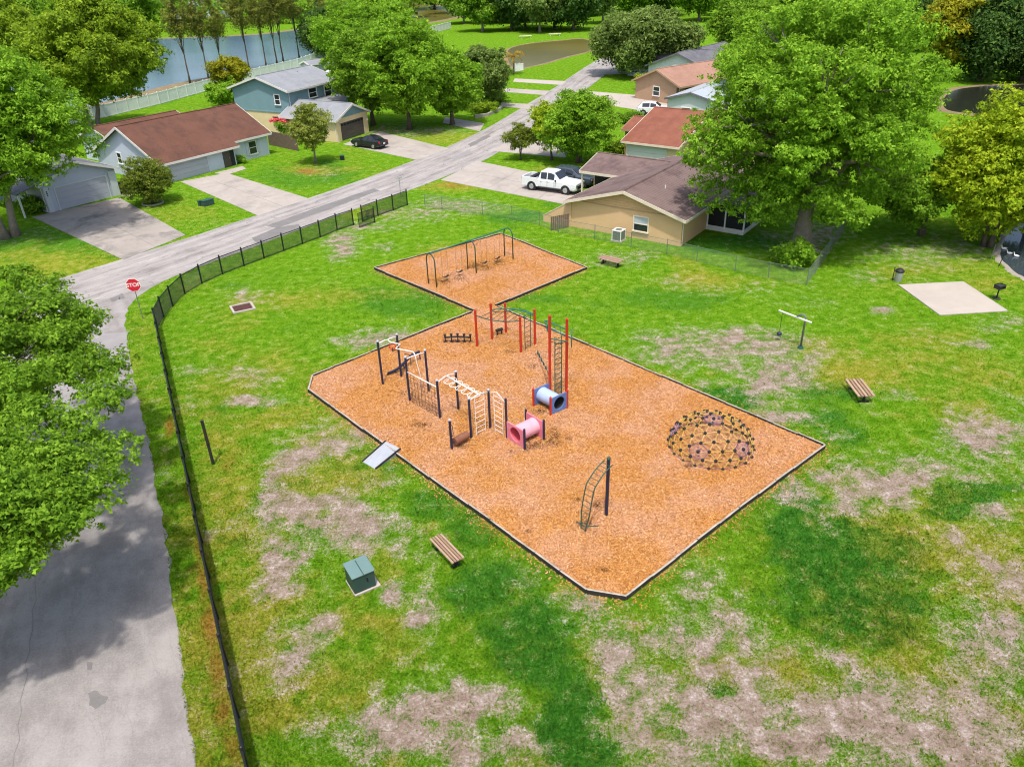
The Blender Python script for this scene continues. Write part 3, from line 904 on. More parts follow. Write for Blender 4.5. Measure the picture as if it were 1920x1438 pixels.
def chips(N):
    x0 = min(p[0] for p in BEDW); x1 = max(p[0] for p in BEDW); y0 = min(p[1] for p in BEDW); y1 = max(p[1] for p in BEDW)
    x = rng.uniform(x0, x1, N * 3); y = y0 + (y1 - y0) * rng.uniform(0, 1, N * 3) ** 1.25
    k = in_bed(x, y)
    x, y = x[k][:N], y[k][:N]
    E = np.array(BEDW + BEDW[:1]); sx, sy = [], []
    for (ax, ay), (bx, by) in zip(E[:-1], E[1:]):
        q = int(math.hypot(bx - ax, by - ay) * 55)
        u = rng.uniform(0, 1, q); off = rng.exponential(0.22, q) + .06
        nx_, ny_ = (by - ay), -(bx - ax); l_ = math.hypot(nx_, ny_)
        for sg in (1, -1):
            X, Y = ax + (bx - ax) * u + sg * off * nx_ / l_, ay + (by - ay) * u + sg * off * ny_ / l_
            kk = ~in_bed(X, Y); sx.append(X[kk]); sy.append(Y[kk])
    sx, sy = np.concatenate(sx), np.concatenate(sy); nin = len(x)
    x, y = np.concatenate([x, sx]), np.concatenate([y, sy])
    n = len(x)
    a = rng.uniform(0, 2 * np.pi, n); ln = rng.uniform(0.018, 0.055, n); wd = rng.uniform(0.008, 0.02, n)
    tz = rng.normal(0, 0.35, n); rz_ = rng.normal(0, 0.45, n)
    z = np.where(np.arange(n) < nin, rng.uniform(0.105, 0.14, n), rng.uniform(0.02, 0.04, n))
    ux, uy = np.cos(a), np.sin(a)
    U = np.stack([ux * ln, uy * ln, tz * ln], 1); W = np.stack([-uy * wd, ux * wd, rz_ * wd], 1)
    C = np.stack([x, y, z], 1)
    V = np.stack([C - U - W, C + U - W * .7, C + U + W, C - U + W * .8], 1).reshape(-1, 3)
    F = np.arange(4 * n).reshape(-1, 4)
    # kicked-up dark mulch under swings and beside tunnels; peg bar's shadow painted in
    ipx, ipy = to_img(x, y)
    damp_shade = np.zeros(n)
    for cx, cy, rx, ry in DAMP_SHADE:
        dd = np.sqrt(((ipx - cx) / rx) ** 2 + ((ipy - cy) / ry) ** 2) + rng.normal(0, .3, n)
        damp_shade = np.maximum(damp_shade, np.clip(1.5 - dd, 0, 1))
    return np_mesh('wood_chips', V, F, M['chip'], attrs=dict(damp_shade=np.repeat(damp_shade, 4)))


wc = chips(170000)
struct(wc, 'stuff', 'loose orange wood chips covering the playground bed')
border = thing('playground_border', 'low dark timber edging with painted glare on top around the orange mulch bed', 'edging', (*BEDW[0], 0))
EDGES = [((587, 708), (885, 588)), ((890, 585), (702, 506)), ((702, 506), (940, 441)), ((940, 441), (1100, 505)), ((1100, 505), (929, 576)), ((934, 578), (1545, 840)), ((1545, 840), (1385, 958)), ((1385, 958), (1175, 1124)),
         ((1175, 1124), (1100, 1112)), ((1100, 1112), (580, 736)), ((580, 736), (587, 708))]
for a, b in EDGES:
    A, B_ = g(*a), g(*b)
    ln = (B_ - A).length
    k = max(1, round(ln / 1.35))
    d = (B_ - A).normalized()
    for i in range(k):
        p = A + d * (ln * i / k + 0.008); q = A + d * (ln * (i + 1) / k - 0.008)
        sd_ = Vector((-d.y, d.x, 0)) * random.uniform(-.025, .025)
        h = 0.21 + random.uniform(-.02, .02)
        mb = MB()
        c = (p + q) / 2 + sd_
        rz = math.atan2(d.y, d.x) + random.uniform(-.012, .012)
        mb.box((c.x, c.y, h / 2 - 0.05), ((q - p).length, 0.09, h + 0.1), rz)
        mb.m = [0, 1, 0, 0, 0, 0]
        mb.build('timber', [M['dirt_tim'], M['tim_glare']], border, world=True, bevel=0.012)

# ------------------------------------------------------------------ grass blades standing on the lawn
ROADPOLY = [[tuple(p) for p in ROAD_L] + [tuple(p) for p in ROAD_R[::-1]], [tuple(p) for p in SIDE_L] + [tuple(p) for p in SIDE_R[::-1]]]
DRV = [gp((60, 407), (224, 371), (348, 441), (232, 488)), gp((338, 341), (425, 325), (580, 373), (484, 405)), gp((826, 338), (898, 303), (1100, 345), (1060, 384)), gp((1684, 534), (1762, 592), (1890, 584), (1800, 529)), gp((677, 866), (704, 884), (756, 850), (722, 832))]


def blades(N):
    px = rng.uniform(150, 2350, N); t = rng.uniform(0, 1, N); py = 300 + 1180 * t ** 0.8
    d0 = np.array(FW) * FOC
    dx = d0[0] + RT.x * (px - 960) - UP.x * (py - 719); dy = d0[1] + RT.y * (px - 960) - UP.y * (py - 719); dz = d0[2] + RT.z * (px - 960) - UP.z * (py - 719)
    k = -CAM_H / dz
    x, y = dx * k + rng.normal(0, .1, N), dy * k + rng.normal(0, .1, N)
    keep = ~in_bed(x, y)
    for P_ in ROADPOLY + DRV: keep &= ~poly_mask(x, y, P_)
    b, l, d, r = masks(x, y)
    keep &= rng.uniform(0, 1, N) > np.clip(b * 1.25, 0, 0.93)
    x, y, b, l, d, r = [a[keep] for a in (x, y, b, l, d, r)]
    n = len(x)
    an = rng.uniform(0, 2 * np.pi, n)
    big_ = rng.uniform(0, 1, n) < 0.16
    h = rng.uniform(0.035, 0.085, n) * (1 + 0.5 * l) * np.where(big_, 1.8, 1.0); w = rng.uniform(0.012, 0.026, n) * np.where(big_, 1.3, 1.0)
    lean = rng.uniform(0.3, 1.1, n)
    la = rng.uniform(0, 2 * np.pi, n)
    A = np.stack([x - np.cos(an) * w, y - np.sin(an) * w, np.zeros(n)], 1)
    B = np.stack([x + np.cos(an) * w, y + np.sin(an) * w, np.zeros(n)], 1)
    T = np.stack([x + np.cos(la) * h * lean, y + np.sin(la) * h * lean, h], 1)
    V = np.stack([A, B, T], 1).reshape(-1, 3)
    rep = lambda a: np.repeat(a, 3)
    return np_mesh('grass_blades', V, np.arange(3 * n).reshape(-1, 3), M['grass'], attrs=dict(bare=rep(b * 0.3), lush=rep(np.clip(l + rng.uniform(-.3, .3, n), 0, 1)), dry=rep(np.clip(d + rng.uniform(-.25, .25, n), 0, 1)), rust=rep(r)))


gb = blades(500000)
struct(gb, 'stuff', 'short green grass blades standing across the park lawn')

# ------------------------------------------------------------------ fences
def wire_panel(mb, A, B_, z0, z1, sp=0.12, r=0.0045):
    """diamond mesh between two posts, in 3-sided wires"""
    d = (B_ - A); ln = d.length; d = d.normalized()
    H = z1 - z0
    for sgn in (1, -1):
        k = -H
        while k < ln:
            s0, s1 = k, k + H
            t0, t1 = 0.0, 1.0
            if s0 < 0: t0 = -s0 / H
            if s1 > ln: t1 = (ln - s0) / H
            if t1 > t0:
                za, zb = (z0 + H * t0, z0 + H * t1) if sgn == 1 else (z1 - H * t0, z1 - H * t1)
                p = A + d * (s0 + H * t0); q = A + d * (s0 + H * t1)
                mb.tube([(p.x, p.y, za), (q.x, q.y, zb)], r, 3, caps=False)
            k += sp
    return mb


FPX = [(764, 385), (737.5, 395), (709, 405), (680, 416)]
FPX2 = [(663, 422.5), (632.5, 432.5), (601, 445.5), (567.5, 458), (532.5, 471), (495.5, 485), (458, 499), (417.6, 514.5), (379, 532), (347, 551), (324, 574), (307, 595), (296, 618)]
fence_runs = [[g(*p) for p in FPX], [g(*p) for p in FPX2]]
last = fence_runs[1][-1]
for t in range(1, 17):
    p = g(296, 618).lerp(Vector((-7.0, 12.0, 0)), t / 16.0)
    p.x += 0.55 * math.sin(math.pi * t / 16.0) * 0.0
    fence_runs[1].append(p)
FH = 1.35
bf = thing('black_fence', 'black chain link fence with posts curving between the road and the park lawn', 'fence', fence_runs[1][6])
for run in fence_runs:
    for i, p in enumerate(run):
        mb = MB(); mb.tube([(p.x, p.y, -0.1), (p.x, p.y, FH + 0.12)], 0.058, 8); mb.ball((p.x, p.y, FH + 0.13), 0.066, 8, 4)
        mb.build('post', M['metal_blk'], bf, world=True)
        if i:
            q = run[i - 1]
            mb = MB()
            mb.bar((p.x, p.y, FH + 0.02), (q.x, q.y, FH + 0.02), 0.032, 6)
            mb.build('top_rail', M['metal_blk'], bf, world=True)
            mb = MB(); wire_panel(mb, q, p, 0.04, FH, 0.08, 0.0085)
            mb.bar((p.x, p.y, 0.05), (q.x, q.y, 0.05), 0.012, 4)
            mb.build('mesh_panel', M['metal_blk'], bf, world=True)
# gate leaf standing open
ga, gb_ = g(674, 428), g(703, 418)
gate = thing('park_gate', 'open black chain link gate leaf in the gap of the roadside fence', 'gate', ga)
mb = MB()
for z in (0.12, 0.75, 1.3): mb.bar((ga.x, ga.y, z), (gb_.x, gb_.y, z), 0.025, 6)
for p in (ga, gb_): mb.bar((p.x, p.y, 0.08), (p.x, p.y, 1.34), 0.03, 6)
mb.build('frame', M['metal_blk'], gate, world=True)
mb = MB(); wire_panel(mb, ga, gb_, 0.12, 1.3, 0.08, 0.0085); mb.build('mesh_panel', M['metal_blk'], gate, world=True)
mb = MB(); mb.bar((gb_.x, gb_.y, -0.1), (gb_.x, gb_.y, 1.5), 0.045, 8); mb.build('gate_post', M['metal_blk'], gate, world=True)

CPX = [(797, 388), (829, 393), (905, 404), (960, 412), (1012, 423), (1047, 436), (1115, 449), (1183, 464), (1250, 477), (1306, 491), (1378, 509), (1440, 522), (1512, 535), (1528, 513), (1543, 491), (1556, 472), (1568, 455), (1580, 438)]
cl = thing('chain_link_fence', 'silver chain link fence behind the tan house yard with thin posts', 'fence', g(1183, 464))
cpts = [g(*p) for p in CPX]
for i, p in enumerate(cpts):
    mb = MB(); mb.tube([(p.x, p.y, -0.1), (p.x, p.y, 1.22)], 0.026, 6); mb.ball((p.x, p.y, 1.23), 0.032, 6, 4)
    mb.build('post', M['galv_dull'], cl, world=True)
    if i:
        q = cpts[i - 1]
        mb = MB(); mb.bar((p.x, p.y, 1.17), (q.x, q.y, 1.17), 0.016, 6); mb.build('top_rail', M['galv_dull'], cl, world=True)
        mb = MB(); wire_panel(mb, q, p, 0.03, 1.16, 0.13, 0.0034); mb.build('mesh_panel', M['galv_dull'], cl, world=True)

# ------------------------------------------------------------------ stop sign
FONT5 = {'S': ["01110", "10001", "10000", "01110", "00001", "10001", "01110"], 'T': ["11111", "00100", "00100", "00100", "00100", "00100", "00100"],
         'O': ["01110", "10001", "10001", "10001", "10001", "10001", "01110"], 'P': ["11110", "10001", "10001", "11110", "10000", "10000", "10000"]}


def sign_text(word, size, mat, parent, M4, name='lettering'):
    cu = bpy.data.curves.new(name, 'FONT'); cu.body = word; cu.size = size; cu.align_x = 'CENTER'; cu.align_y = 'CENTER'; cu.extrude = 0.003
    cu.offset = 0.006
    tmp = bpy.data.objects.new(name, cu); COL.objects.link(tmp)
    dg = bpy.context.evaluated_depsgraph_get()
    me = bpy.data.meshes.new_from_object(tmp.evaluated_get(dg))
    bpy.data.objects.remove(tmp, do_unlink=True)
    me.transform(M4); me.materials.clear(); me.materials.append(mat)
    o = bpy.data.objects.new(name, me); COL.objects.link(o); o.parent = parent
    return o


sp_ = g(268, 598)
face = R(8)
stop = thing('stop_sign', 'red octagonal stop sign with white letters on a thin post by the corner', 'sign', sp_, face)
mb = MB(); mb.box((0, 0.03, 1.2), (0.05, 0.035, 2.6)); mb.build('post', M['galv_dull'], stop)


def octo(r): return [(r * math.cos(R(22.5 + 45 * k)), r * math.sin(R(22.5 + 45 * k))) for k in range(8)]


Rx = Matrix.Translation((0, 0, 2.42)) @ Matrix.Rotation(R(90), 4, 'X')
mb = MB(); mb.prism(octo(0.49), -0.004, 0.004); mb.v = [tuple(Rx @ Vector(v)) for v in mb.v]; mb.build('sign_plate', M['white'], stop)
mb = MB(); mb.prism(octo(0.455), 0.005, 0.008); mb.v = [tuple(Rx @ Vector(v)) for v in mb.v]; mb.build('red_face', M['stop_red'], stop)
sign_text('STOP', 0.36, M['white'], stop, Rx @ Matrix.Translation((0, 0, 0.012)))

# thin street sign pole beyond the fence, lone dark post in the lawn, utility lids
p = g(752, 372)
ss = thing('street_sign_pole', 'thin metal street sign pole behind the end of the black fence', 'sign pole', p)
mb = MB(); mb.bar((0, 0, -0.1), (0, 0, 2.0), 0.022, 6); mb.build('pole', M['galv_dull'], ss)
mb = MB(); mb.box((0, 0, 1.93), (0.62, 0.012, 0.14), R(30)); mb.build('blade', M['signgreen'], ss)
mb = MB(); mb.box((0, 0, 1.76), (0.5, 0.012, 0.12), R(110)); mb.build('blade', M['signgreen'], ss)
p = g(400, 870)
lone = thing('lone_post', 'lone dark square post standing in the lawn beside the black fence', 'post', p, R(12))
hp = height(p, 790)
mb = MB(); mb.box((0, 0, hp / 2 - .05), (0.12, 0.12, hp + .1)); mb.build('shaft', M['dirt_tim'], lone, bevel=0.01)
mb = MB(); mb.box((0, 0, hp * .48), (0.135, 0.135, 0.05)); mb.build('band', M['metal_blk'], lone)
mb = MB(); mb.box((0, 0, hp + .01), (0.135, 0.135, 0.04)); mb.build('cap', M['metal_blk'], lone)

# square drain in the lawn
ctr = g(455, 578)
dr = thing('storm_drain', 'rusty square drain grate in a concrete frame set in the lawn', 'drain', ctr, R(28))
mb = MB()
for sx, sy, w, h in ((0, .62, 1.5, .14), (0, -.62, 1.5, .14), (.68, 0, .14, 1.1), (-.68, 0, .14, 1.1)): mb.box((sx, sy, 0.02), (w, h, 0.14))
mb.build('frame', M['conc_pale'], dr)
for k in range(9):
    mb = MB(); mb.box((-.54 + k * .135, 0, 0.045), (0.085, 1.08, 0.05)); mb.build('bar', M['grate'], dr)
mb = MB(); mb.box((0, 0, 0.0), (1.2, 1.08, 0.02)); mb.build('pit', M['dark'], dr)

# green transformer cabinet
c = (g(648, 1075) + g(668, 1113) + g(706, 1100)) / 3
tb = thing('transformer_box', 'green metal transformer cabinet on a concrete pad in the near lawn', 'utility box', (g(678, 1096).x, g(678, 1096).y, 0), R(31))
mb = MB(); mb.box((0.07, 0.0, 0.02), (1.04, 0.98, 0.12)); mb.build('pad', M['conc_pale'], tb, bevel=0.01)
mb = MB(); mb.box((0, 0, 0.46), (0.86, 0.86, 0.74)); mb.build('cabinet', M['trans_side'], tb, bevel=0.012)
mb = MB()
mb.add([(-.46, -.46, .83), (.46, -.46, .83), (.46, .46, .90), (-.46, .46, .90), (-.46, -.46, .88), (.46, -.46, .88), (.46, .46, .95), (-.46, .46, .95)],
       [(3, 2, 1, 0), (4, 5, 6, 7), (0, 1, 5, 4), (1, 2, 6, 5), (2, 3, 7, 6), (3, 0, 4, 7)])
mb.build('lid', M['trans_top'], tb, bevel=0.012)
mb = MB(); mb.box((0, -0.02, 0.925), (0.025, 0.86, 0.03)); mb.build('lid_seam', M['trans_side'], tb).rotation_euler.x = R(4.3)
mb = MB(); mb.box((0.12, -.44, 0.55), (0.05, 0.03, 0.16)); mb.build('handle', M['metal_blk'], tb)

# ramp into the bed
a, b, c, d = g(680, 866), g(704, 880), g(752, 849), g(724, 835)
rp = thing('ramp', 'short grey metal ramp leading up to the mulch bed edge', 'ramp', a)
mb = MB()
zs = (0.02, 0.02, 0.24, 0.24)
top = [Vector((q.x, q.y, z)) for q, z in zip((a, b, c, d), zs)]
bot = [Vector((q.x, q.y, -0.05)) for q in (a, b, c, d)]
mb.add(top + bot, [(0, 1, 2, 3), (7, 6, 5, 4), (0, 4, 5, 1), (1, 5, 6, 2), (2, 6, 7, 3), (3, 7, 4, 0)])
mb.build('plate', M['alum'], rp, world=True)
for s, e in ((0, 3), (1, 2)):
    mb = MB(); mb.beam(top[s] + Vector((0, 0, .02)), top[e] + Vector((0, 0, .02)), 0.05, 0.08); mb.build('edge_rail', M['dirt_tim'], rp, world=True)


# ------------------------------------------------------------------ benches of slats
def bench(p0, p1, label, w=0.62):
    A, B_ = g(*p0), g(*p1)
    d = B_ - A; ln = d.length
    t = thing('bench', label, 'bench', (A + B_) / 2, math.atan2(d.y, d.x), 'slatted park benches')
    for k in range(5):
        y = -w / 2 + w * (k + .5) / 5
        mb = MB(); mb.box((0, y, 0.47 + random.uniform(-.004, .004)), (ln, w / 5 * 0.72, 0.05))
        mb.build('slat', M['slat'] if k % 2 == 0 else M['slat2'], t, bevel=0.008)
    for s in (-1, 1):
        mb = MB(); mb.box((s * ln * .36, 0, 0.41), (0.07, w * .95, 0.06)); mb.box((s * ln * .36, 0, 0.17), (0.09, 0.12, 0.46)); mb.box((s * ln * .36, 0, 0.03), (0.12, w * .6, 0.06))
        mb.build('leg', M['metal_blk'], t)
    return t


bench((818, 1022), (861, 1068), 'slatted wooden bench between the green cabinet and the mulch bed', 0.6)
bench((1597, 725), (1622, 758), 'wide slatted wooden bench alone in the right hand lawn', 0.95)
bench((1126, 492), (1164, 502), 'slatted wooden bench by the silver fence below the tan house', 0.85)

# ------------------------------------------------------------------ concrete pad, bin, grill, poles by the water
pad = gp((1684, 535), (1762, 592), (1890, 584), (1806, 529))
pc = Vector((*pad[0], 0))
mb = MB(); pts = [(x - pc.x, y - pc.y) for x, y in pad]; mb.prism(pts if True else pts[::-1], -0.05, 0.06)
po = mb.build('concrete_pad', M['conc_pale'], None, loc=pc, bevel=0.01)
tag(po, 'pale square concrete pad set in the right hand lawn', 'concrete pad')
bpy.context.view_layer.update()
p = g(1683, 527)
tr = thing('litter_bin', 'silver litter bin with black lid at the corner of the concrete pad', 'litter bin', p)
mb = MB(); mb.tube([(0, 0, 0), (0, 0, .7)], [.24, .27], 14); mb.build('drum', M['galv'], tr, smooth=False)
mb = MB(); mb.tube([(0, 0, .68), (0, 0, .78), (0, 0, .9)], [.3, .3, .17], 14); mb.build('lid', M['blk'], tr)
mb = MB(); mb.bar((-.36, .05, 0), (-.36, .05, 1.0), .03, 6); mb.build('stake', M['metal_blk'], tr)
p = g(1868, 560)
gr = thing('grill', 'black charcoal grill on a single post beyond the concrete pad', 'grill', p, R(20))
mb = MB(); mb.bar((0, 0, -.05), (0, 0, .72), .045, 8); mb.build('post', M['metal_blk'], gr)
mb = MB(); mb.box((0, 0, .74), (.56, .44, .03)); mb.box((-.27, 0, .86), (.03, .44, .24)); mb.box((.27, 0, .86), (.03, .44, .24)); mb.box((0, .21, .86), (.5, .03, .24)); mb.build('firebox', M['metal_blk'], gr)
mb = MB()
for k in range(8): mb.bar((-.23 + k * .065, -.22, .93), (-.23 + k * .065, .2, .93), .009, 4)
mb.build('grate', M['galv_dull'], gr)
mb = MB(); mb.tube([(0, 0, -.02), (0, 0, .04)], .26, 12); mb.build('footing', M['dirt_tim'], gr)
for i, (px, py, h, lab) in enumerate([(1857, 487, 1.25, 'thin pale pole on the bank left of the slate pond'), (1872, 500, 0.95, 'short dark pole leaning on the bank by the slate pond')]):
    p = g(px, py)
    t = thing('bank_pole', lab, 'pole', p)
    mb = MB(); mb.tube([(0, 0, -.1), (.08 + .1 * i, 0, h)], .028, 6); mb.build('shaft', M['galv_dull'] if i == 0 else M['metal_blk'], t)
    mb = MB(); mb.ball((.08 + .1 * i, 0, h), .05, 8, 5); mb.build('cap', M['metal_blk'], t)


def duck(px, py, rz, label):
    p = g(px, py); p.z = 0.03
    k9 = .6
    mb = MB()
    mb.tube([(-.34, 0, .16), (-.26, 0, .12), (-.1, 0, .10), (.1, 0, .10), (.22, 0, .14), (.27, 0, .28), (.3, 0, .42), (.36, 0, .46), (.42, 0, .44)], [.02, .09, .15, .15, .10, .05, .05, .055, .015], 8)
    t = thing('water_bird', label, 'bird', p, rz); t.scale = (k9, k9, k9)
    mb.build('body', M['white'], t, smooth=True)
    mb = MB(); mb.tube([(.4, 0, .445), (.5, 0, .43)], [.025, .012], 6); mb.build('bill', M['yellow'], t)


duck(1882, 468, R(160), 'white bird floating nearest the bank of the slate pond')
duck(1892, 477, R(150), 'white bird floating just below another on the slate pond')
duck(1905, 482, R(130), 'white bird floating rightmost and farthest out on the slate pond')

# ------------------------------------------------------------------ climbing frame: navy posts and white bars
Z2 = lambda x, y: (680 + x / 4.229, 560 + y / 4.229)
Z3 = lambda x, y: (820 + x / 6.857, 560 + y / 6.857)
Z4 = lambda x, y: (1060 + x / 4.8, 740 + y / 4.8)


def at_height(px, py, base_xy):
    """height on the vertical through base where the sighting passes"""
    return height(Vector((base_xy[0], base_xy[1], 0)), py)


def navy_post(root, zb, zt, r=0.062, mat='navy', cap=True, f=Z2):
    p = g(*f(*zb)); h = height(p, f(*zt)[1])
    mb = MB(); mb.tube([(p.x, p.y, 0), (p.x, p.y, h)], r, 10); po_ = mb.build('post', M[mat], root, world=True, smooth=False)
    if cap:
        mb = MB(); mb.tube([(p.x, p.y, h - .01), (p.x, p.y, h + .05), (p.x, p.y, h + .08)], [r * 1.12, r * 1.1, r * .5], 10)
        mb.build('post_cap', M['navy_cap' if mat == 'navy' else mat], root, world=True)
    return p, h


cf = thing('climbing_frame', 'long climbing frame of navy posts with white overhead bars, rope net and ladders', 'climbing frame', g(*Z2(615, 960)))
PB = {}
for nm, zb, zt in [('a', (162, 690), (125, 340)), ('b', (308, 628), (278, 285)), ('c', (376, 820), (350, 465)), ('d', (525, 750), (500, 410)), ('e', (615, 960), (595, 650)), ('f', (760, 888), (745, 580)),
                   ('h', (862, 1118), (848, 795)), ('i', (1012, 1040), (1000, 725)), ('j', (708, 1205), (695, 965))]:
    PB[nm] = navy_post(cf, zb, zt)


def top(nm, dz=-0.12):
    p, h = PB[nm]
    return Vector((p.x, p.y, h + dz))


def wbar(pts, r=0.03, name='crossbar', mat='white_bar', root=None):
    mb = MB(); mb.tube(pts, r, 8); return mb.build(name, M[mat], root or cf, world=True, smooth=True)


mids = {}
for a, b in (('a', 'b'), ('c', 'd'), ('e', 'f'), ('h', 'i')):
    A, B_ = top(a), top(b)
    m = (A + B_) / 2 + Vector((0, 0, 0.14 if (a, b) in (('e', 'f'), ('h', 'i')) else 0.02))
    mids[a] = m
    wbar([A, A.lerp(m, .75) + Vector((0, 0, .03)), m, m.lerp(B_, .25) + Vector((0, 0, .03)), B_])
# zigzag overhead beam from a-b to c-d
A, B_ = mids['a'], mids['c']
d = B_ - A; sd_ = Vector((-d.y, d.x, 0)).normalized()
zz = [A, A.lerp(B_, .18) - sd_ * .1 + Vector((0, 0, .05)), A.lerp(B_, .36) + sd_ * .18, A.lerp(B_, .46) - sd_ * .28, A.lerp(B_, .72) - sd_ * .05 + Vector((0, 0, .04)), A.lerp(B_, .84) + sd_ * .16, B_]
wbar(zz, 0.035, 'zigzag_bar')
# ring track from e-f to h-i with hanging rings
A, B_ = mids['e'], mids['h']
wbar([A, B_], 0.042, 'track_beam')
for k in range(5):
    c = A.lerp(B_, 0.12 + k * 0.185)
    d = (B_ - A).normalized(); s2 = Vector((-d.y, d.x, 0))
    ring = [c + (d * math.cos(t) * 0.26 + s2 * math.sin(t) * 0.36) - Vector((0, 0, 0.16)) for t in [2 * math.pi * i / 16 for i in range(16)]]
    mb = MB(); mb.tube(ring, 0.017, 6, closed=True); mb.bar(c, c - Vector((0, 0, .16)) + s2 * .36, .012, 5); mb.bar(c, c - Vector((0, 0, .16)) - s2 * .36, .012, 5)
    mb.build('ring', M['white_bar'], cf, world=True)
# rope net c-e
A = PB['c'][0]; B_ = PB['e'][0]
zc, ze = height(A, Z2(0, 580)[1]), height(B_, Z2(0, 705)[1])
T0 = Vector((A.x, A.y, zc)); T1 = Vector((B_.x, B_.y, ze))
wbar([T0, T1], 0.034, 'net_bar')
net = MB()
cols, rows = 9, 8
for i in range(1, cols):
    u = i / cols
    pt = T0.lerp(T1, u)
    path = [Vector((pt.x + random.uniform(-.02, .02), pt.y + random.uniform(-.02, .02), pt.z * (1 - v / rows) + 0.1 * v / rows)) for v in range(rows + 1)]
    net.tube(path, 0.011, 4)
for v in range(1, rows + 1):
    path = []
    for i in range(cols + 1):
        pt = T0.lerp(T1, i / cols)
        path.append(Vector((pt.x, pt.y, pt.z * (1 - v / rows) + 0.1 * v / rows + random.uniform(-.03, .02))))
    net.tube(path, 0.011, 4)
net.build('rope_net', M['rope'], cf, world=True)
mb = MB(); c0 = A.lerp(B_, 0.06); c1 = A.lerp(B_, 0.94); mb.bar((c0.x, c0.y, .1), (c1.x, c1.y, .1), .022, 6); mb.build('net_foot_rope', M['rope'], cf, world=True)
# curved white fireman's pole
m = mids['c']; q = Vector((m.x, m.y, 0)) + Vector((0.12, -0.1, 0))
wbar([m, m + Vector((.02, -.03, -.3)), q + Vector((.05, -.05, 1.5)), q], 0.022, 'slide_pole')


def ladder(root, A, B_, ztop, zbot, rungs, mat='white_bar', r=0.017, name='ladder', tops=None):
    mb = MB()
    for p in (A, B_): mb.tube([(p.x, p.y, ztop), (p.x, p.y, zbot)], r, 6)
    for k in range(rungs):
        z = zbot + .22 + (ztop - zbot - .35) * k / max(1, rungs - 1)
        mb.bar((A.x, A.y, z), (B_.x, B_.y, z), r * .85, 6)
    return mb.build(name, M[mat], root, world=True)


A, B_ = PB['h'][0], PB['i'][0]
ladder(cf, A.lerp(B_, .28), A.lerp(B_, .76), 2.35, 0.0, 8)
# roller log between the short post and post h
A, B_ = PB['j'][0], PB['h'][0]
mb = MB(); a = A.lerp(B_, .16); b = A.lerp(B_, .80); mb.tube([(a.x, a.y, .42), (b.x, b.y, .42)], 0.2, 14); mb.build('roller', M['log'], cf, world=True, smooth=False)
mb = MB(); mb.bar((A.x, A.y, .42), (B_.x, B_.y, .42), .022, 6); mb.tube([(A.x, A.y, 1.5), (A.x + .1, A.y + .05, 1.4), (A.x + .12, A.y + .06, .9), (A.x + .02, A.y, .7)], .018, 6); mb.build('axle', M['navy'], cf, world=True)

# balance beam, curvy, behind the frame
bb = thing('balance_beam', 'curvy dark blue balance beam rising beside the first navy posts', 'balance beam', g(*Z2(210, 612)))
path = [g(*Z2(x, y), z) for x, y, z in ((200, 590, .22), (240, 578, .25), (285, 552, .32), (325, 515, .42), (365, 470, .55), (400, 440, .62), (450, 420, .62))]
mb = MB()
for p, q in zip(path, path[1:]): mb.beam(p, q, .14, .09)
mb.build('beam', M['navy'], bb, world=True)
for k in (0, 3, 6):
    p = path[k]; mb = MB(); mb.bar((p.x, p.y, 0), (p.x, p.y, p.z), .04, 8); mb.build('leg', M['navy'], bb, world=True)
mb = MB(); mb.tube([path[4] + Vector((.1, -.15, -.5)), path[4] + Vector((.12, -.15, .25)), path[4] + Vector((-.1, -.15, .35)), path[4] + Vector((-.2, -.15, .3))], .02, 6); mb.build('hand_loop', M['navy'], bb, world=True)
p = g(737, 662)
rs = thing('red_steering_wheel', 'small red wheel toy fixed by the far border behind the navy posts', 'toy wheel', p)
mb = MB(); mb.bar((0, 0, 0), (0, 0, .35), .03, 6); mb.build('stem', M['navy'], rs)
mb = MB(); mb.tube([(0.2 * math.cos(t), 0.05, .4 + .16 * math.sin(t)) for t in [2 * math.pi * i / 14 for i in range(14)]], .03, 6, closed=True); mb.bar((-.2, .05, .4), (.2, .05, .4), .02, 6); mb.build('wheel', M['red_post'], rs)

# ------------------------------------------------------------------ tunnels
def annulus_panel(root, A, B_, z0, z1, rad, zc, th, mat, bulge=0.12):
    """upright plastic panel between two posts with a round hole"""
    d = (B_ - A); ln = d.length; d = d.normalized(); n = Vector((-d.y, d.x, 0))
    N = 28
    mb = MB()
    outer, inner = [], []
    for k in range(N):
        t = 2 * math.pi * k / N
        ix, iz = ln / 2 + rad * math.cos(t), zc + rad * math.sin(t)
        cx, cz = math.cos(t), math.sin(t)
        sx = (ln / 2 - 0.02) / max(abs(cx), 1e-6)
        top_ = z1 + bulge * math.cos(math.pi * max(-1, min(1, cx)) / 2) if cz > 0 else z0
        sz = ((z1 + bulge * 0.6 - zc) if cz > 0 else (zc - z0)) / max(abs(cz), 1e-6)
        s = min(sx, sz)
        outer.append((ln / 2 + s * cx, zc + s * cz)); inner.append((ix, iz))
    for off in (-th / 2, th / 2):
        for lst in (outer, inner):
            for (u, z) in lst:
                p = A + d * u + n * off
                mb.v.append((p.x, p.y, z))
    for k in range(N):
        k2 = (k + 1) % N
        for f in ((k, k2, N + k2, N + k), (2 * N + k, 3 * N + k, 3 * N + k2, 2 * N + k2), (k, 2 * N + k, 2 * N + k2, k2), (N + k, N + k2, 3 * N + k2, 3 * N + k)):
            mb.f.append(f); mb.m.append(0)
    return mb.build('end_panel', mat, root, world=True)


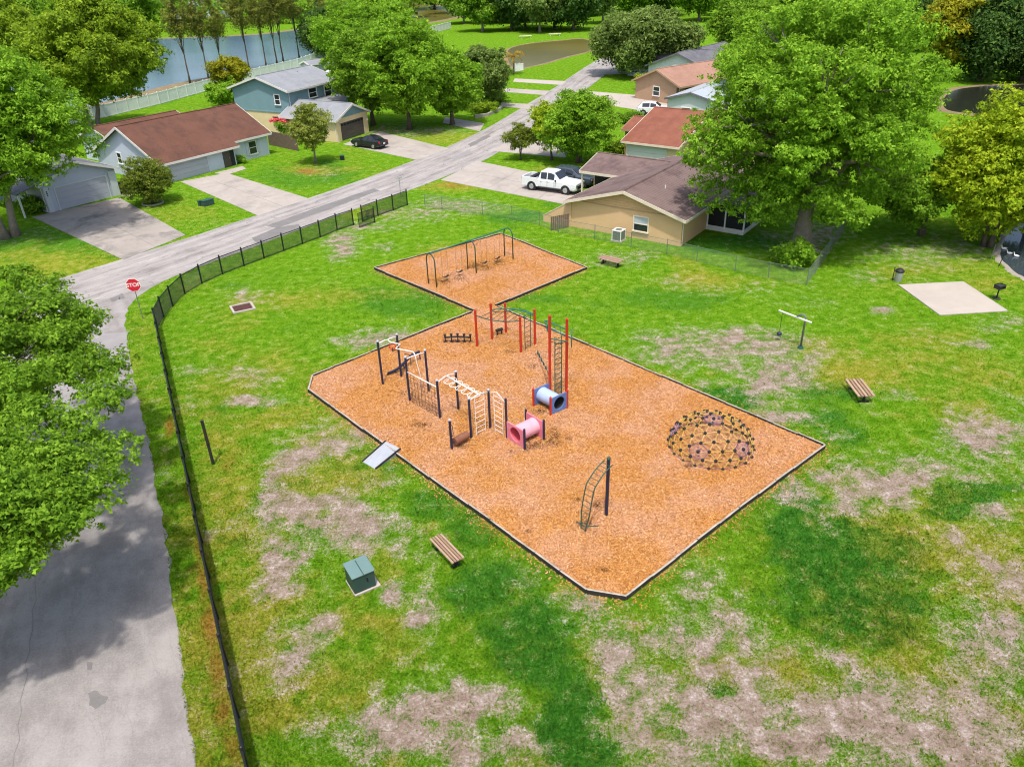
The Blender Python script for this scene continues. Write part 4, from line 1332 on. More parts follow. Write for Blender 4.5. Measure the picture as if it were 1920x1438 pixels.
def tunnel(name, label, bases, hpost, postmat, panelmat, tubemat, inmat, rad, zc, z0, z1, extra_h=None):
    t = thing(name, label, 'tunnel', (bases[0] + bases[2]) / 2)
    for i, p in enumerate(bases):
        h = hpost if not extra_h else extra_h[i]
        if h <= 0: continue
        mb = MB(); mb.tube([(p.x, p.y, 0), (p.x, p.y, h), (p.x, p.y, h + .04)], [.062, .062, .03], 10); mb.build('post', postmat, t, world=True)
    annulus_panel(t, bases[0], bases[1], z0, z1, rad * .93, zc, .06, panelmat)
    annulus_panel(t, bases[3], bases[2], z0, z1, rad * .93, zc, .06, panelmat)
    a = (bases[0] + bases[1]) / 2; b = (bases[3] + bases[2]) / 2
    a = Vector((a.x, a.y, zc)); b = Vector((b.x, b.y, zc))
    mb = MB(); mb.tube([a.lerp(b, k / 6) for k in range(7)], [rad * 1.05, rad * 1.0, rad * 1.03, rad, rad * 1.03, rad, rad * 1.05], 24, caps=False); mb.build('tube', tubemat, t, world=True, smooth=True)
    mb = MB(); mb.tube([a, b], rad * .95, 24, caps=False); mb.build('tube_lining', inmat, t, world=True, smooth=True)
    return t


bs = [g(*Z2(1145, 1118)), g(*Z2(1285, 1205)), g(*Z2(1437, 1130)), g(*Z2(1297, 1043))]
hP9 = height(bs[0], Z2(0, 795)[1])
pt = tunnel('pink_tunnel', 'faded pink crawl tunnel between square pink panels on navy posts', bs, 1.2, M['navy'], M['pink'], M['pink_tube'], M['red_in'], 0.4, 0.62, 0.12, 1.02, [hP9, 1.2, 1.2, 1.2])
A, B_ = PB['i'][0], bs[0]
ladder(cf, A.lerp(B_, .3), A.lerp(B_, .78), 2.3, 0.0, 8)
wbar([top('i', -.1), A.lerp(B_, .5) + Vector((0, 0, 2.42)), bs[0] + Vector((0, 0, hP9 - .25))], .022)

r6, r7 = g(*Z2(1485, 805)), g(*Z2(1615, 745))
bs2 = [g(*Z2(1355, 865)), r6, g(*Z2(1620, 877)), g(*Z2(1490, 937))]
bs2 = [bs2[0], r6, g(*Z2(1621, 877)), g(*Z2(1490, 937))]
bt = tunnel('blue_tunnel', 'pale blue crawl tunnel with grey blue panels on short red posts', bs2, 1.15, M['red_post'], M['blue_panel'], M['blue_tube'], M['dark'], 0.38, 0.62, 0.12, 1.0, [1.15, 0, 1.15, 1.15])

# ------------------------------------------------------------------ red climber
rc = thing('red_climber', 'tall red post climber with green overhead rails and dark ladders', 'climbing frame', g(*Z3(1075, 705)))
RB = {}
for nm, zb, zt in [('a', (513, 632), (502, 160)), ('b', (705, 540), (697, 75)), ('c', (883, 452), (875, 70)), ('d', (1075, 705), (1073, 245)), ('e', (1255, 607), (1262, 150))]:
    RB[nm] = navy_post(rc, zb, zt, 0.075, 'red_post', True, Z3)
h6 = height(r6, Z3(0, 235)[1]); h7 = height(r7, Z3(0, 275)[1])
for nm, p, h in (('s', r6, h6), ('t', r7, h7)):
    RB[nm] = (p, h)
    mb = MB(); mb.tube([(p.x, p.y, 0), (p.x, p.y, h)], .075, 10); mb.build('post', M['red_post'], rc, world=True)
    mb = MB(); mb.tube([(p.x, p.y, h - .01), (p.x, p.y, h + .06), (p.x, p.y, h + .09)], [.085, .083, .04], 10); mb.build('post_cap', M['red_post'], rc, world=True)
    for zz_ in (1.6, 2.9):
        mb = MB(); mb.tube([(p.x, p.y, zz_), (p.x, p.y, zz_ + .08)], .088, 10); mb.build('clamp', M['red_post'], rc, world=True)


def rp_(nm, dz): return Vector((RB[nm][0].x, RB[nm][0].y, RB[nm][1] + dz))


def curve(p, q, sag, side, n=9):
    d = q - p; s2 = Vector((-d.y, d.x, 0)).normalized()
    return [p.lerp(q, k / (n - 1)) + Vector((0, 0, sag * math.sin(math.pi * k / (n - 1)))) + s2 * side * math.sin(math.pi * k / (n - 1)) for k in range(n)]


railA = curve(rp_('a', -.28), rp_('d', -.2), -0.12, -0.15)
railB = curve(rp_('b', -.35), rp_('e', -.35), 0.16, 0.2)
for rl, mt in ((railA, 'dkgreen'), (railB, 'green_bar')):
    mb = MB(); mb.tube(rl, .03, 8); mb.build('overhead_rail', M[mt], rc, world=True, smooth=True)
for k in range(1, 8):
    mb = MB(); mb.bar(railA[k], railB[k], .018, 6); mb.build('rung', M['dkgreen'], rc, world=True)
mb = MB(); mb.tube(curve(rp_('c', -.5), rp_('e', -.3), 0.2, 0.1), .03, 8); mb.build('overhead_rail', M['green_bar'], rc, world=True)
mb = MB(); mb.tube(curve(rp_('b', -.4), rp_('c', -.5), -0.08, 0.0), .026, 8); mb.build('overhead_rail', M['dkgreen'], rc, world=True)
A, B_ = RB['d'][0], RB['e'][0]
ladder(rc, A.lerp(B_, .3), A.lerp(B_, .7), 2.3, 0.0, 7, 'dkgreen', .022)
# stepped bar between e and s
A = RB['e'][0]; B_ = RB['s'][0]
st = []
for k in range(5):
    u0 = .2 + .14 * k
    z = .35 + .22 * k
    p = A.lerp(B_, u0); q = A.lerp(B_, u0 + .14)
    st += [Vector((p.x, p.y, z)), Vector((q.x, q.y, z))]
mb = MB(); mb.tube(st, .025, 6); mb.build('stepped_bar', M['dkgreen'], rc, world=True)
p = st[0]; mb = MB(); mb.bar((p.x, p.y, 0), p, .025, 6); mb.build('stepped_bar_leg', M['dkgreen'], rc, world=True)
# tall ladder and arch at the two tall posts
ladder(rc, r6.lerp(r7, .3), r6.lerp(r7, .7), h6 - 1.25, 0.0, 12, 'dkgreen', .026)
d = (r7 - r6).normalized(); nb = Vector((-d.y, d.x, 0))
mb = MB()
for k in range(11):
    z0 = 0.4 + k * (h6 - 1.9) / 11; z1 = z0 + (h6 - 1.9) / 11
    a = r6.lerp(r7, .3); b = r6.lerp(r7, .7)
    mb.tube([(a.x, a.y, z0), (b.x, b.y, z1)], .008, 4); mb.tube([(b.x, b.y, z0), (a.x, a.y, z1)], .008, 4)
mb.build('ladder_chain', M['dkgreen'], rc, world=True)
for j, (dz, out) in enumerate(((-.55, .95), (-.95, .75), (-1.2, .5))):
    mb = MB(); mb.tube(curve(rp_('s', dz), rp_('t', dz), 0.1, out * (1 if j < 2 else -1)), .03, 8); mb.build('hoop_rail', M['green_bar'], rc, world=True, smooth=True)
a = curve(rp_('s', -.55), rp_('t', -.55), 0.1, .95); b = curve(rp_('s', -.95), rp_('t', -.95), 0.1, .75)
for k in range(1, 8):
    mb = MB(); mb.bar(a[k], b[k], .016, 6); mb.build('rung', M['green_bar'], rc, world=True)
mb = MB(); hp_ = [rp_('t', -.6) + d * (.35 + .25 * math.cos(t)) + Vector((0, 0, -.55 + .5 * math.sin(t))) + nb * .25 * math.cos(t) for t in [2 * math.pi * i / 16 for i in range(16)]]
mb.tube(hp_, .028, 6, closed=True); mb.build('side_hoop', M['green_bar'], rc, world=True)
mb = MB(); q = r6.lerp(r7, .55); mb.bar(rp_('s', -1.35), (q.x, q.y, h6 - 1.75), .022, 6); mb.bar((q.x, q.y, h6 - 1.75), rp_('t', -1.2), .022, 6); mb.build('brace', M['dkgreen'], rc, world=True)
# log step between posts b and c
A, B_ = g(*Z3(760, 492)), g(*Z3(838, 468))
lg = thing('log_step', 'short dark log step on legs between the two rear red posts', 'log step', (A + B_) / 2)
mb = MB(); mb.tube([(A.x, A.y, .42), (B_.x, B_.y, .42)], .1, 10); mb.build('log', M['dirt_tim'], lg, world=True)
for q in (A.lerp(B_, .15), A.lerp(B_, .85)):
    mb = MB(); mb.bar((q.x, q.y, 0), (q.x, q.y, .4), .04, 6); mb.build('leg', M['metal_blk'], lg, world=True)

# balance bar with pegs (left of the red climber)
A, B_ = g(*Z3(105, 575)), g(*Z3(430, 575))
cb = thing('peg_balance_bar', 'low black arched balance bar with upright pegs left of the red posts', 'balance bar', (A + B_) / 2)
arc = [Vector((A.lerp(B_, k / 10).x, A.lerp(B_, k / 10).y, .40 + .05 * math.sin(math.pi * k / 10))) for k in range(11)]
mb = MB(); mb.tube(arc, .06, 8); mb.build('bar', M['blk'], cb, world=True, smooth=True)
for k in (0, 2.5, 5, 7.5, 10):
    p = arc[0].lerp(arc[10], k / 10); p.z = .4 + .05 * math.sin(math.pi * k / 10)
    mb = MB(); mb.tube([p + Vector((0, 0, -.02)), p + Vector((0, 0, .12)), p + Vector((0, 0, .2))], [.05, .06, .1], 8); mb.build('peg', M['blk'], cb, world=True)
    mb = MB(); mb.tube([(p.x, p.y, 0), (p.x, p.y, p.z)], .035, 6); mb.tube([(p.x, p.y, .09), (p.x, p.y, .13)], .13, 10); mb.build('foot', M['blk'], cb, world=True)

# ------------------------------------------------------------------ geodesic dome climber
def dome():
    c = g(1332, 838)
    rad = 1.98
    fi = (1 + 5 ** .5) / 2
    ico = [(-1, fi, 0), (1, fi, 0), (-1, -fi, 0), (1, -fi, 0), (0, -1, fi), (0, 1, fi), (0, -1, -fi), (0, 1, -fi), (fi, 0, -1), (fi, 0, 1), (-fi, 0, -1), (-fi, 0, 1)]
    fac = [(0, 11, 5), (0, 5, 1), (0, 1, 7), (0, 7, 10), (0, 10, 11), (1, 5, 9), (5, 11, 4), (11, 10, 2), (10, 7, 6), (7, 1, 8), (3, 9, 4), (3, 4, 2), (3, 2, 6), (3, 6, 8), (3, 8, 9), (4, 9, 5), (2, 4, 11), (6, 2, 10), (8, 6, 7), (9, 8, 1)]
    vs = [Vector(v).normalized() for v in ico]
    rot = vs[5].rotation_difference(Vector((0, 0, 1))).to_matrix()
    vs = [rot @ v for v in vs]
    a0 = min((math.atan2(v.y, v.x) for v in vs if abs(v.z - .447) < .05))
    rz = Matrix.Rotation(R(-90 - 36 + 2) - a0, 3, 'Z')
    vs = [rz @ v for v in vs]
    pts, idx, edges = [], {}, set()

    def vid(v):
        k = (round(v.x, 4), round(v.y, 4), round(v.z, 4))
        if k not in idx: idx[k] = len(pts); pts.append(v)
        return idx[k]
    for f in fac:
        A, B_, C_ = (vs[i] for i in f)
        gr_ = {}
        for i in range(5):
            for j in range(5 - i):
                gr_[i, j] = vid(((A * (4 - i - j) + B_ * i + C_ * j) / 4).normalized())
        for i in range(4):
            for j in range(4 - i):
                for e in (((i, j), (i + 1, j)), ((i, j), (i, j + 1)), ((i + 1, j), (i, j + 1))):
                    a, b = gr_[e[0]], gr_[e[1]]
                    edges.add((min(a, b), max(a, b)))
    icoset = {vid(v) for v in vs}
    low = -0.05
    keep = {i for i, v in enumerate(pts) if v.z > low}
    zmin = min(pts[i].z for i in keep)
    t = thing('dome_climber', 'geodesic dome climber of yellow struts with black joints and pale netted pentagons', 'dome climber', c)
    W3 = {i: c + Vector((pts[i].x * rad, pts[i].y * rad, (pts[i].z - zmin) * rad * 0.74 + 0.12)) for i in keep}
    pent = {i: [a if b == i else b for a, b in edges if i in (a, b)] for i in icoset if i in keep}
    pe = set()
    for i, nb_ in pent.items():
        for a in nb_:
            for b in nb_:
                if (min(a, b), max(a, b)) in edges: pe.add((min(a, b), max(a, b)))
    for a, b in edges:
        if a not in keep or b not in keep: continue
        low_edge = pts[a].z < zmin + .12 and pts[b].z < zmin + .12
        dark = (a, b) in pe or low_edge
        if a in icoset or b in icoset: continue
        mb = MB(); mb.bar(W3[a], W3[b], .0175, 5); mb.build('strut', M['purple'] if dark else M['yellow'], t, world=True)
    for i in keep:
        mb = MB(); mb.ball(W3[i], .088, 8, 5); mb.build('joint', M['blk'], t, world=True)
    for i, nb_ in pent.items():
        nb_ = [k for k in nb_ if k in keep]
        if len(nb_) < 5: continue
        cc = W3[i]
        nb_.sort(key=lambda k: math.atan2(*(pts[k] - pts[i]).dot(pts[i].orthogonal()) and ((pts[k] - pts[i]).dot(pts[i].cross(pts[i].orthogonal())), (pts[k] - pts[i]).dot(pts[i].orthogonal())) or (0, 1)))
        mb = MB()
        for k in nb_: mb.bar(cc, W3[k], .011, 4)
        for s in (.4, .72):
            mb.tube([cc.lerp(W3[k], s) for k in nb_], .008, 4, closed=True)
        for q in range(5):
            m_ = (W3[nb_[q]] + W3[nb_[(q + 1) % 5]]) / 2
            mb.bar(cc, m_, .007, 4)
        mb.build('pentagon_net', M['pinknet'], t, world=True)
    return t


dome()

# ------------------------------------------------------------------ arch climber
pb_ = g(*Z4(368, 1100)); fb = g(*Z4(155, 1240))
ph = height(pb_, Z4(0, 580)[1])
ac = thing('arch_climber', 'single navy post with a green arched ladder curving down to the mulch', 'climber', pb_)
mb = MB(); mb.tube([(pb_.x, pb_.y, 0), (pb_.x, pb_.y, ph)], .075, 10); mb.build('post', M['navy'], ac, world=True)
mb = MB(); mb.tube([(pb_.x, pb_.y, ph), (pb_.x, pb_.y, ph + .06), (pb_.x, pb_.y, ph + .1)], [.085, .083, .04], 10); mb.build('post_cap', M['dkgreen'], ac, world=True)
d = (fb - pb_); L_ = d.length; d = d.normalized(); s2 = Vector((-d.y, d.x, 0))


def arc_pt(u, off):
    if u < .42:
        k = u / .42
        x = L_ * .72 * k; z = ph - .18 - (.62 * k ** 1.7)
    else:
        k = (u - .42) / .58
        x = L_ * (.72 + .28 * k ** .8); z = (ph - .8) * (1 - k)
    wdt = off * (1 if u < .75 else 1 - (u - .75) / .25 * .55)
    return pb_ + d * x + s2 * wdt + Vector((0, 0, max(z, 0)))


for off in (-.22, .22):
    mb = MB(); mb.tube([arc_pt(k / 24, off) for k in range(25)], .026, 6); mb.build('rail', M['dkgreen'], ac, world=True, smooth=True)
for k in range(14):
    u = .05 + .9 * k / 13
    mb = MB(); mb.bar(arc_pt(u, -.22), arc_pt(u, .22), .014, 5); mb.build('rung', M['dkgreen'], ac, world=True)
mb = MB(); q = fb; mb.tube([q + s2 * .6 + d * -.3 + Vector((0, 0, .55)), q + s2 * .1 + Vector((0, 0, .38)), q - s2 * .5 - d * .15 + Vector((0, 0, .2))], .025, 6); mb.build('foot_bar', M['dkgreen'], ac, world=True)

# ------------------------------------------------------------------ swing set and swings
Zs = lambda x, y: (680 + x / 4.364, 400 + y / 4.364)
sw = thing('swing_set', 'green arched frame swing set standing in the far mulch bay', 'swing set', g(*Zs(895, 490)))
tops = []
for (b1, t1), (b2, _) in ((((540, 585), 325), ((606, 617), 0)), (((862, 468), 222), ((930, 500), 0)), (((1162, 360), 105), ((1231, 388), 0))):
    p, q = g(*Zs(*b1)), g(*Zs(*b2))
    m = (p + q) / 2
    h = 2.45
    arch = [(p.x, p.y, 0), (p.x, p.y, h * .8)]
    for k in range(1, 10):
        t = k / 10
        a = p.lerp(q, .5 - .5 * math.cos(math.pi * t))
        arch.append((a.x, a.y, h * .8 + h * .2 * math.sin(math.pi * t)))
    arch += [(q.x, q.y, h * .8), (q.x, q.y, 0)]
    mb = MB(); mb.tube(arch, .045, 8); mb.build('arch_leg', M['dkgreen'], sw, world=True, smooth=True)
    tops.append(Vector((m.x, m.y, h + .02)))
for a, b in zip(tops, tops[1:]):
    mb = MB(); mb.tube([a, b], .045, 8); mb.build('top_beam', M['green_bar'], sw, world=True)
k_ = 0
for a, b in zip(tops, tops[1:]):
    for u in (.33, .68):
        c = a.lerp(b, u); d = (b - a).normalized()
        kind = ['belt seat swing nearest the front arch of the green swing set', 'second belt seat swing from the front arch of the green swing set', 'belt seat swing just beyond the middle arch of the green swing set', 'farthest belt seat swing by the rear arch of the green swing set'][k_]
        s_ = thing('swing', kind, 'swing', (c.x, c.y, 0.45), math.atan2(d.y, d.x), 'swings hanging from the swing set')
        w = .26
        for sg in (-1, 1):
            mb = MB(); mb.bar((sg * w, 0, 0.0), (sg * w * 1.05, 0, c.z - .45), .009, 5); mb.build('chain', M['galv_dull'], s_)
        mb = MB()
        N = 8
        vs = []
        for i in range(N + 1):
            x = -w + 2 * w * i / N; z = -.09 * math.sin(math.pi * i / N) + .02
            vs += [(x, -.09, z), (x, .09, z), (x, -.09, z - .025), (x, .09, z - .025)]
        fs = []
        for i in range(N):
            o_ = i * 4; n_ = o_ + 4
            fs += [(o_, n_, n_ + 1, o_ + 1), (o_ + 3, n_ + 3, n_ + 2, o_ + 2), (o_ + 2, n_ + 2, n_, o_), (o_ + 1, n_ + 1, n_ + 3, o_ + 3)]
        mb.add(vs, fs); mb.build('seat', M['blk'], s_)
        k_ += 1

# ------------------------------------------------------------------ tee bar in the lawn
Z8 = lambda x, y: (1440 + x / 4, 400 + y / 4)
p = g(*Z8(243, 1010))
tt = thing('tee_bar', 'steel post with hooked top carrying a pale crossbar in the right hand lawn', 'exercise bar', p)
tbz = height(p, Z8(0, 790)[1])
bl, br = g(*Z8(82, 728), tbz - .02), g(*Z8(326, 820), tbz - .02)
mid_ = bl.lerp(br, .57)
top_ = Vector((p.x, p.y, tbz))
mb = MB(); mb.tube([(p.x, p.y, 0), (p.x, p.y, tbz - .12), (p.x, p.y, tbz + .06), top_.lerp(mid_, .2) + Vector((0, 0, .2)), top_.lerp(mid_, .6) + Vector((0, 0, .22)), mid_ + Vector((0, 0, .04))], .06, 8); mb.build('post', M['galv_dull'], tt, world=True, smooth=True)
mb = MB(); mb.beam(bl, br, .09, .07); mb.build('crossbar', M['white_bar'], tt, world=True)
mb = MB(); mb.tube([(p.x, p.y, -.02), (p.x, p.y, .14)], [.2, .12], 10); mb.build('footing', M['dkgreen'], tt, world=True)
hk = bl.lerp(br, .12)
bs_ = thing('disc_swing', 'dark disc seat on a rope hanging from the pale crossbar', 'disc swing', (hk.x, hk.y, .42))
mb = MB(); mb.tube([(0, 0, 0), (0, 0, hk.z - .44)], .014, 5); mb.build('rope', M['blk'], bs_)
mb = MB(); mb.ball((0, 0, .02), .16, 12, 8, (1, 1, .8)); mb.build('seat', M['navy'], bs_, smooth=True)

# ------------------------------------------------------------------ houses
def house_root(name, label, loc, ang):
    return thing(name, label, 'house', (loc[0], loc[1], 0), ang)


def gable(root, x0, x1, y0, y1, zr, slope, ax, ov, wall, roof, trim, base_z=0.0, ridge=None, walls=True, th=0.14, skip=None):
    """gable-roofed block in house coordinates; ax = direction of the ridge; walls run up to the slope"""
    if ax == 'y': a0, a1, b0, b1 = x0, x1, y0, y1
    else: a0, a1, b0, b1 = y0, y1, x0, x1
    ar = (a0 + a1) / 2 if ridge is None else ridge
    def P(a, b, z): return (a, b, z) if ax == 'y' else (b, a, z)
    h0, h1 = zr - slope * (ar - a0), zr - slope * (a1 - ar)
    if walls:
        mb = MB()
        e = 0.02
        vs = [P(a0, b, base_z) for b in (b0, b1)] + [P(a1, b, base_z) for b in (b0, b1)] + [P(a0, b, h0 - e) for b in (b0, b1)] + [P(a1, b, h1 - e) for b in (b0, b1)] + [P(ar, b, zr - e) for b in (b0, b1)]
        mb.add(vs, [(0, 4, 5, 1), (2, 3, 7, 6), (0, 2, 6, 8, 4), (1, 5, 9, 7, 3), (4, 8, 9, 5), (8, 6, 7, 9)])
        mb.build('wall', wall, root)
    for sgn in (-1, 1):
        ae = a0 - ov if sgn < 0 else a1 + ov
        ze = zr - slope * abs(ar - ae)
        mb = MB()
        q = [(ar, b0 - ov, zr), (ar, b1 + ov, zr), (ae, b1 + ov, ze), (ae, b0 - ov, ze)]
        vs = [P(a, b, z) for a, b, z in q] + [P(a, b, z + th) for a, b, z in q]
        fs = [(0, 1, 2, 3), (7, 6, 5, 4), (0, 4, 5, 1), (1, 5, 6, 2), (2, 6, 7, 3), (3, 7, 4, 0)]
        mb.add(vs, fs)
        o = mb.build('roof_slope', roof, root)
        # fascia along the eave, rake boards up both gables
        mb = MB(); mb.beam(P(ae + sgn * .02, b0 - ov - .02, ze + .02), P(ae + sgn * .02, b1 + ov + .02, ze + .02), .05, .22); mb.build('fascia', trim, root)
        for bi_, bb_ in enumerate((b0 - ov - .025, b1 + ov + .025)):
            if bi_ == skip: continue
            mb = MB(); mb.beam(P(ar - sgn * .01, bb_, zr + .02), P(ae, bb_, ze + .02), .05, .24); mb.build('rake_board', trim, root)
    if walls:
        for aw, hh in ((a0 - .05, h0), (a1 + .05, h1)):
            mb = MB(); mb.beam(P(aw, b0 + .15, base_z + .05), P(aw, b0 + .15, hh - .1), .07, .07, (1, 0, 0) if ax == 'y' else (0, 1, 0)); mb.build('downpipe', trim, root)
    mb = MB(); mb.tube([P(ar, b0 - ov, zr + th + .0), P(ar, b1 + ov, zr + th + .0)], .09, 6); mb.build('ridge_cap', roof, root)


def wallM(x, y, facing):
    """frame on a wall: local X along the wall, -Y outward"""
    rz = {'y-': 0, 'x+': R(90), 'y+': R(180), 'x-': R(-90)}[facing]
    return Matrix.Translation((x, y, 0)) @ Matrix.Rotation(rz, 4, 'Z')


def window(root, x, y, facing, w, h, z0, frame, pane=None, blind=False, shutters=None):
    T = wallM(x, y, facing)
    mb = MB()
    for cx, cz, sx, sz in ((0, z0 + h + .04, w + .2, .1), (-w / 2 - .05, z0 + h / 2, .1, h), (w / 2 + .05, z0 + h / 2, .1, h)): mb.box((cx, -.03, cz), (sx, .08, sz), 0, T)
    mb.box((0, -.025, z0 + h / 2), (w, .05, .06), 0, T)
    wo = mb.build('window', frame, root)
    mb = MB(); mb.box((0, -.06, z0 - .05), (w + .26, .16, .1), 0, T); mb.build('sill', frame, wo)
    mb = MB(); mb.box((0, -.008, z0 + h * .25), (w, .02, h * .5 - .05), 0, T); mb.build('pane', pane or M['glass'], wo)
    mb = MB(); mb.box((0, -.008, z0 + h * .75), (w, .02, h * .5 - .05), 0, T); mb.build('pane', M['glass_blind'] if blind else (pane or M['glass']), wo)
    return wo


def garage_door(root, x, y, facing, w, h, mat, frame, rows=4, lights=False):
    T = wallM(x, y, facing)
    mb = MB()
    for cx, cz, sx, sz in ((0, h + .06, w + .26, .12), (-w / 2 - .07, h / 2, .12, h), (w / 2 + .07, h / 2, .12, h)): mb.box((cx, -.03, cz), (sx, .07, sz), 0, T)
    d = mb.build('garage_door', frame, root)
    for k in range(rows):
        mb = MB(); mb.box((0, -.012, h * (k + .5) / rows), (w, .05, h / rows - .02), 0, T); mb.build('panel', mat, d)
    if lights:
        for k in range(8):
            mb = MB(); mb.box((-w / 2 + w * (k + .5) / 8, -.045, h * .88), (w / 10, .02, h * .1), 0, T); mb.build('light', M['glass'], d)
    return d


def door(root, x, y, facing, w, h, mat):
    T = wallM(x, y, facing)
    mb = MB(); mb.box((0, -.02, h / 2), (w, .06, h), 0, T); d = mb.build('door', mat, root)
    mb = MB(); mb.box((w * .38, -.07, h * .48), (.05, .05, .12), 0, T); mb.build('handle', M['galv'], d)
    return d


def vent(root, x, y, z, mat):
    mb = MB(); mb.tube([(x, y, z), (x, y, z + .35)], .05, 8); mb.build('vent_pipe', mat, root)


# tan house at the edge of the park
hb = house_root('tan_house', 'tan stucco house with mauve brown gable roof beside the park lawn', (5.5, 64.0), math.atan2(-.587, .81))
gable(hb, 0, 10, 0, 14.5, 3.72, .285, 'y', .48, M['beige'], M['roof_beige'], M['trim'])
gable(hb, -3.6, 4.9, 8.25, 14.4, 3.34, .285, 'x', .35, M['beige'], M['roof_beige'], M['trim'], ridge=11.3, walls=False)
mb = MB(); mb.box((-1.6, 12.0, 1.2), (3.6, 4.7, 2.36)); mb.build('wall', M['beige'], hb)
mb = MB(); mb.box((-3.75, 8.1, 1.2), (.14, .14, 2.4)); mb.build('porch_post', M['trim'], hb)
mb = MB(); mb.box((-1.4, 9.55, 1.2), (3.6, .05, 2.2)); mb.build('porch_shade_panel', M['dark'], hb)  # flat dark panel: the open porch's shade painted over its back wall
# gable siding with its base board, boards in relief
mb = MB(); mb.add([(.15, -.03, 2.36), (9.85, -.03, 2.36), (5, -.03, 3.70), (.15, .01, 2.36), (9.85, .01, 2.36), (5, .01, 3.70)], [(0, 1, 2), (5, 4, 3), (0, 3, 4, 1), (1, 4, 5, 2), (2, 5, 3, 0)])
gs = mb.build('gable_siding', M['beige_siding'], hb)
for k in range(6):
    z = 2.52 + k * .19; hw = (3.70 - z) / .285 - .1
    if hw > .3:
        mb = MB(); mb.box((5, -.045, z), (hw * 2, .02, .02)); mb.build('board_edge', M['beige_siding'], gs)
mb = MB(); mb.box((5, -.045, 2.34), (9.9, .05, .06)); mb.build('base_board', M['tan_wall'], gs)
window(hb, 6.5, 0, 'y-', 1.2, 1.15, .68, M['trim'], blind=True)
mb = MB(); mb.add([(0, -.1, 0), (-2.8, -.1, 0), (-2.8, -.1, .55), (0, -.1, 2.2), (0, .14, 0), (-2.8, .14, 0), (-2.8, .14, .55), (0, .14, 2.2)], [(0, 3, 2, 1), (4, 5, 6, 7), (0, 1, 5, 4), (1, 2, 6, 5), (2, 3, 7, 6), (3, 0, 4, 7)])
wgw = mb.build('wing_wall', M['beige'], hb)
mb = MB(); mb.beam((-2.84, .02, .55), (.0, .02, 2.24), .3, .06); mb.build('coping', M['trim'], wgw)
vent(hb, 6.8, 3.5, 3.25, M['white']); vent(hb, 8.6, 3.2, 2.7, M['galv_dull'])
# screened porch on the far side
mb = MB(); mb.box((11.6, 7.2, .18), (3.2, 4.4, .46)); mb.build('porch_kerb', M['trimw'], hb)
for (x, y, sx, sy) in ((11.6, 5.02, 3.1, .03), (13.17, 7.2, .03, 4.2)):
    mb = MB(); mb.box((x, y, 1.3), (sx, sy, 1.8)); mb.build('screen', M['screen'], hb)
for x, y in ((10.1, 4.99), (11.6, 4.99), (13.19, 4.99), (13.19, 7.1), (13.19, 9.35)):
    mb = MB(); mb.box((x, y, 1.25), (.11, .11, 1.95)); mb.build('screen_post', M['white'], hb)
mb = MB(); mb.add([(9.9, 4.7, 2.42), (13.5, 4.7, 2.2), (13.5, 9.6, 2.2), (9.9, 9.6, 2.42), (9.9, 4.7, 2.52), (13.5, 4.7, 2.3), (13.5, 9.6, 2.3), (9.9, 9.6, 2.52)], [(3, 2, 1, 0), (4, 5, 6, 7), (0, 1, 5, 4), (1, 2, 6, 5), (2, 3, 7, 6), (3, 0, 4, 7)]); mb.build('porch_roof', M['roof_beige'], hb)
bpy.context.view_layer.update()
q = hb.matrix_world @ Vector((5.1, -1.1, 0))
acu = thing('air_conditioner', 'square pale air conditioner unit standing against the tan gable wall', 'air conditioner', (q.x, q.y, 0), hb.rotation_euler.z)
mb = MB(); mb.box((0, 0, .04), (.95, .95, .1)); mb.build('pad', M['conc_pale'], acu)
mb = MB(); mb.box((0, 0, .46), (.78, .78, .74)); mb.build('coil_cabinet', M['galv_dull'], acu)
for sx in (-1, 1):
    for sy in (-1, 1):
        mb = MB(); mb.box((sx * .38, sy * .38, .48), (.06, .06, .78)); mb.build('corner_post', M['white'], acu)
mb = MB(); mb.box((0, 0, .87), (.82, .82, .06)); mb.build('top', M['white'], acu)
mb = MB(); mb.tube([(0, 0, .9), (0, 0, .915)], .28, 14); mb.build('fan_guard', M['galv_dull'], acu)
for k, (x0_, x1_) in enumerate(((0.0, -1.6),)):
    a_ = hb.matrix_world @ Vector((-.05, -.35, 0)); b_ = hb.matrix_world @ Vector((-.9, -1.9, 0))
    wf = thing('picket_gate', 'short weathered grey board fence beside the tan house corner', 'fence', a_)
    for i in range(9):
        p = a_.lerp(b_, (i + .5) / 9); mb = MB(); mb.box((p.x, p.y, .6), (.15, .03, 1.2), math.atan2((b_ - a_).y, (b_ - a_).x)); mb.build('board', M['wood_fence'], wf, world=True)

# rust-roofed house across the road
hr = house_root('rust_roof_house', 'pale blue grey house with long rust brown roof across the road', (-36.1, 82.4), math.atan2(.815, .58))
gable(hr, 0, 9.3, 0, 12.2, 5.25, .50, 'x', .45, M['lav'], M['roof_red'], M['trimw'], ridge=6.1, skip=1)
gable(hr, 9.75, 14.7, 0.75, 12.0, 5.22, .50, 'x', .42, M['lav'], M['roof_red'], M['trimw'], ridge=6.1, skip=0)
gable(hr, 2.5, 13, 12.4, 19.5, 3.9, .36, 'x', .4, M['lav'], M['roof_red'], M['trimw'])
garage_door(hr, 3.1, 0, 'y-', 4.9, 2.1, M['lav_door'], M['lav'])
window(hr, 12.4, .75, 'y-', 1.0, 1.4, .55, M['trimw'])
for s in (-1, 1):
    mb = MB(); mb.box((12.4 + s * .82, .72, 1.25), (.34, .04, 1.5)); mb.build('shutter', M['greyw'], hr)
window(hr, 0, 7.6, 'x-', .7, 1.1, 1.3, M['white'])
mb = MB(); mb.box((8.4, -.01, 1.15), (1.5, .06, 2.2)); mb.build('entry_shade_panel', M['dark'], hr)  # dark panel on the flat wall, painting the shade of a set-back entry
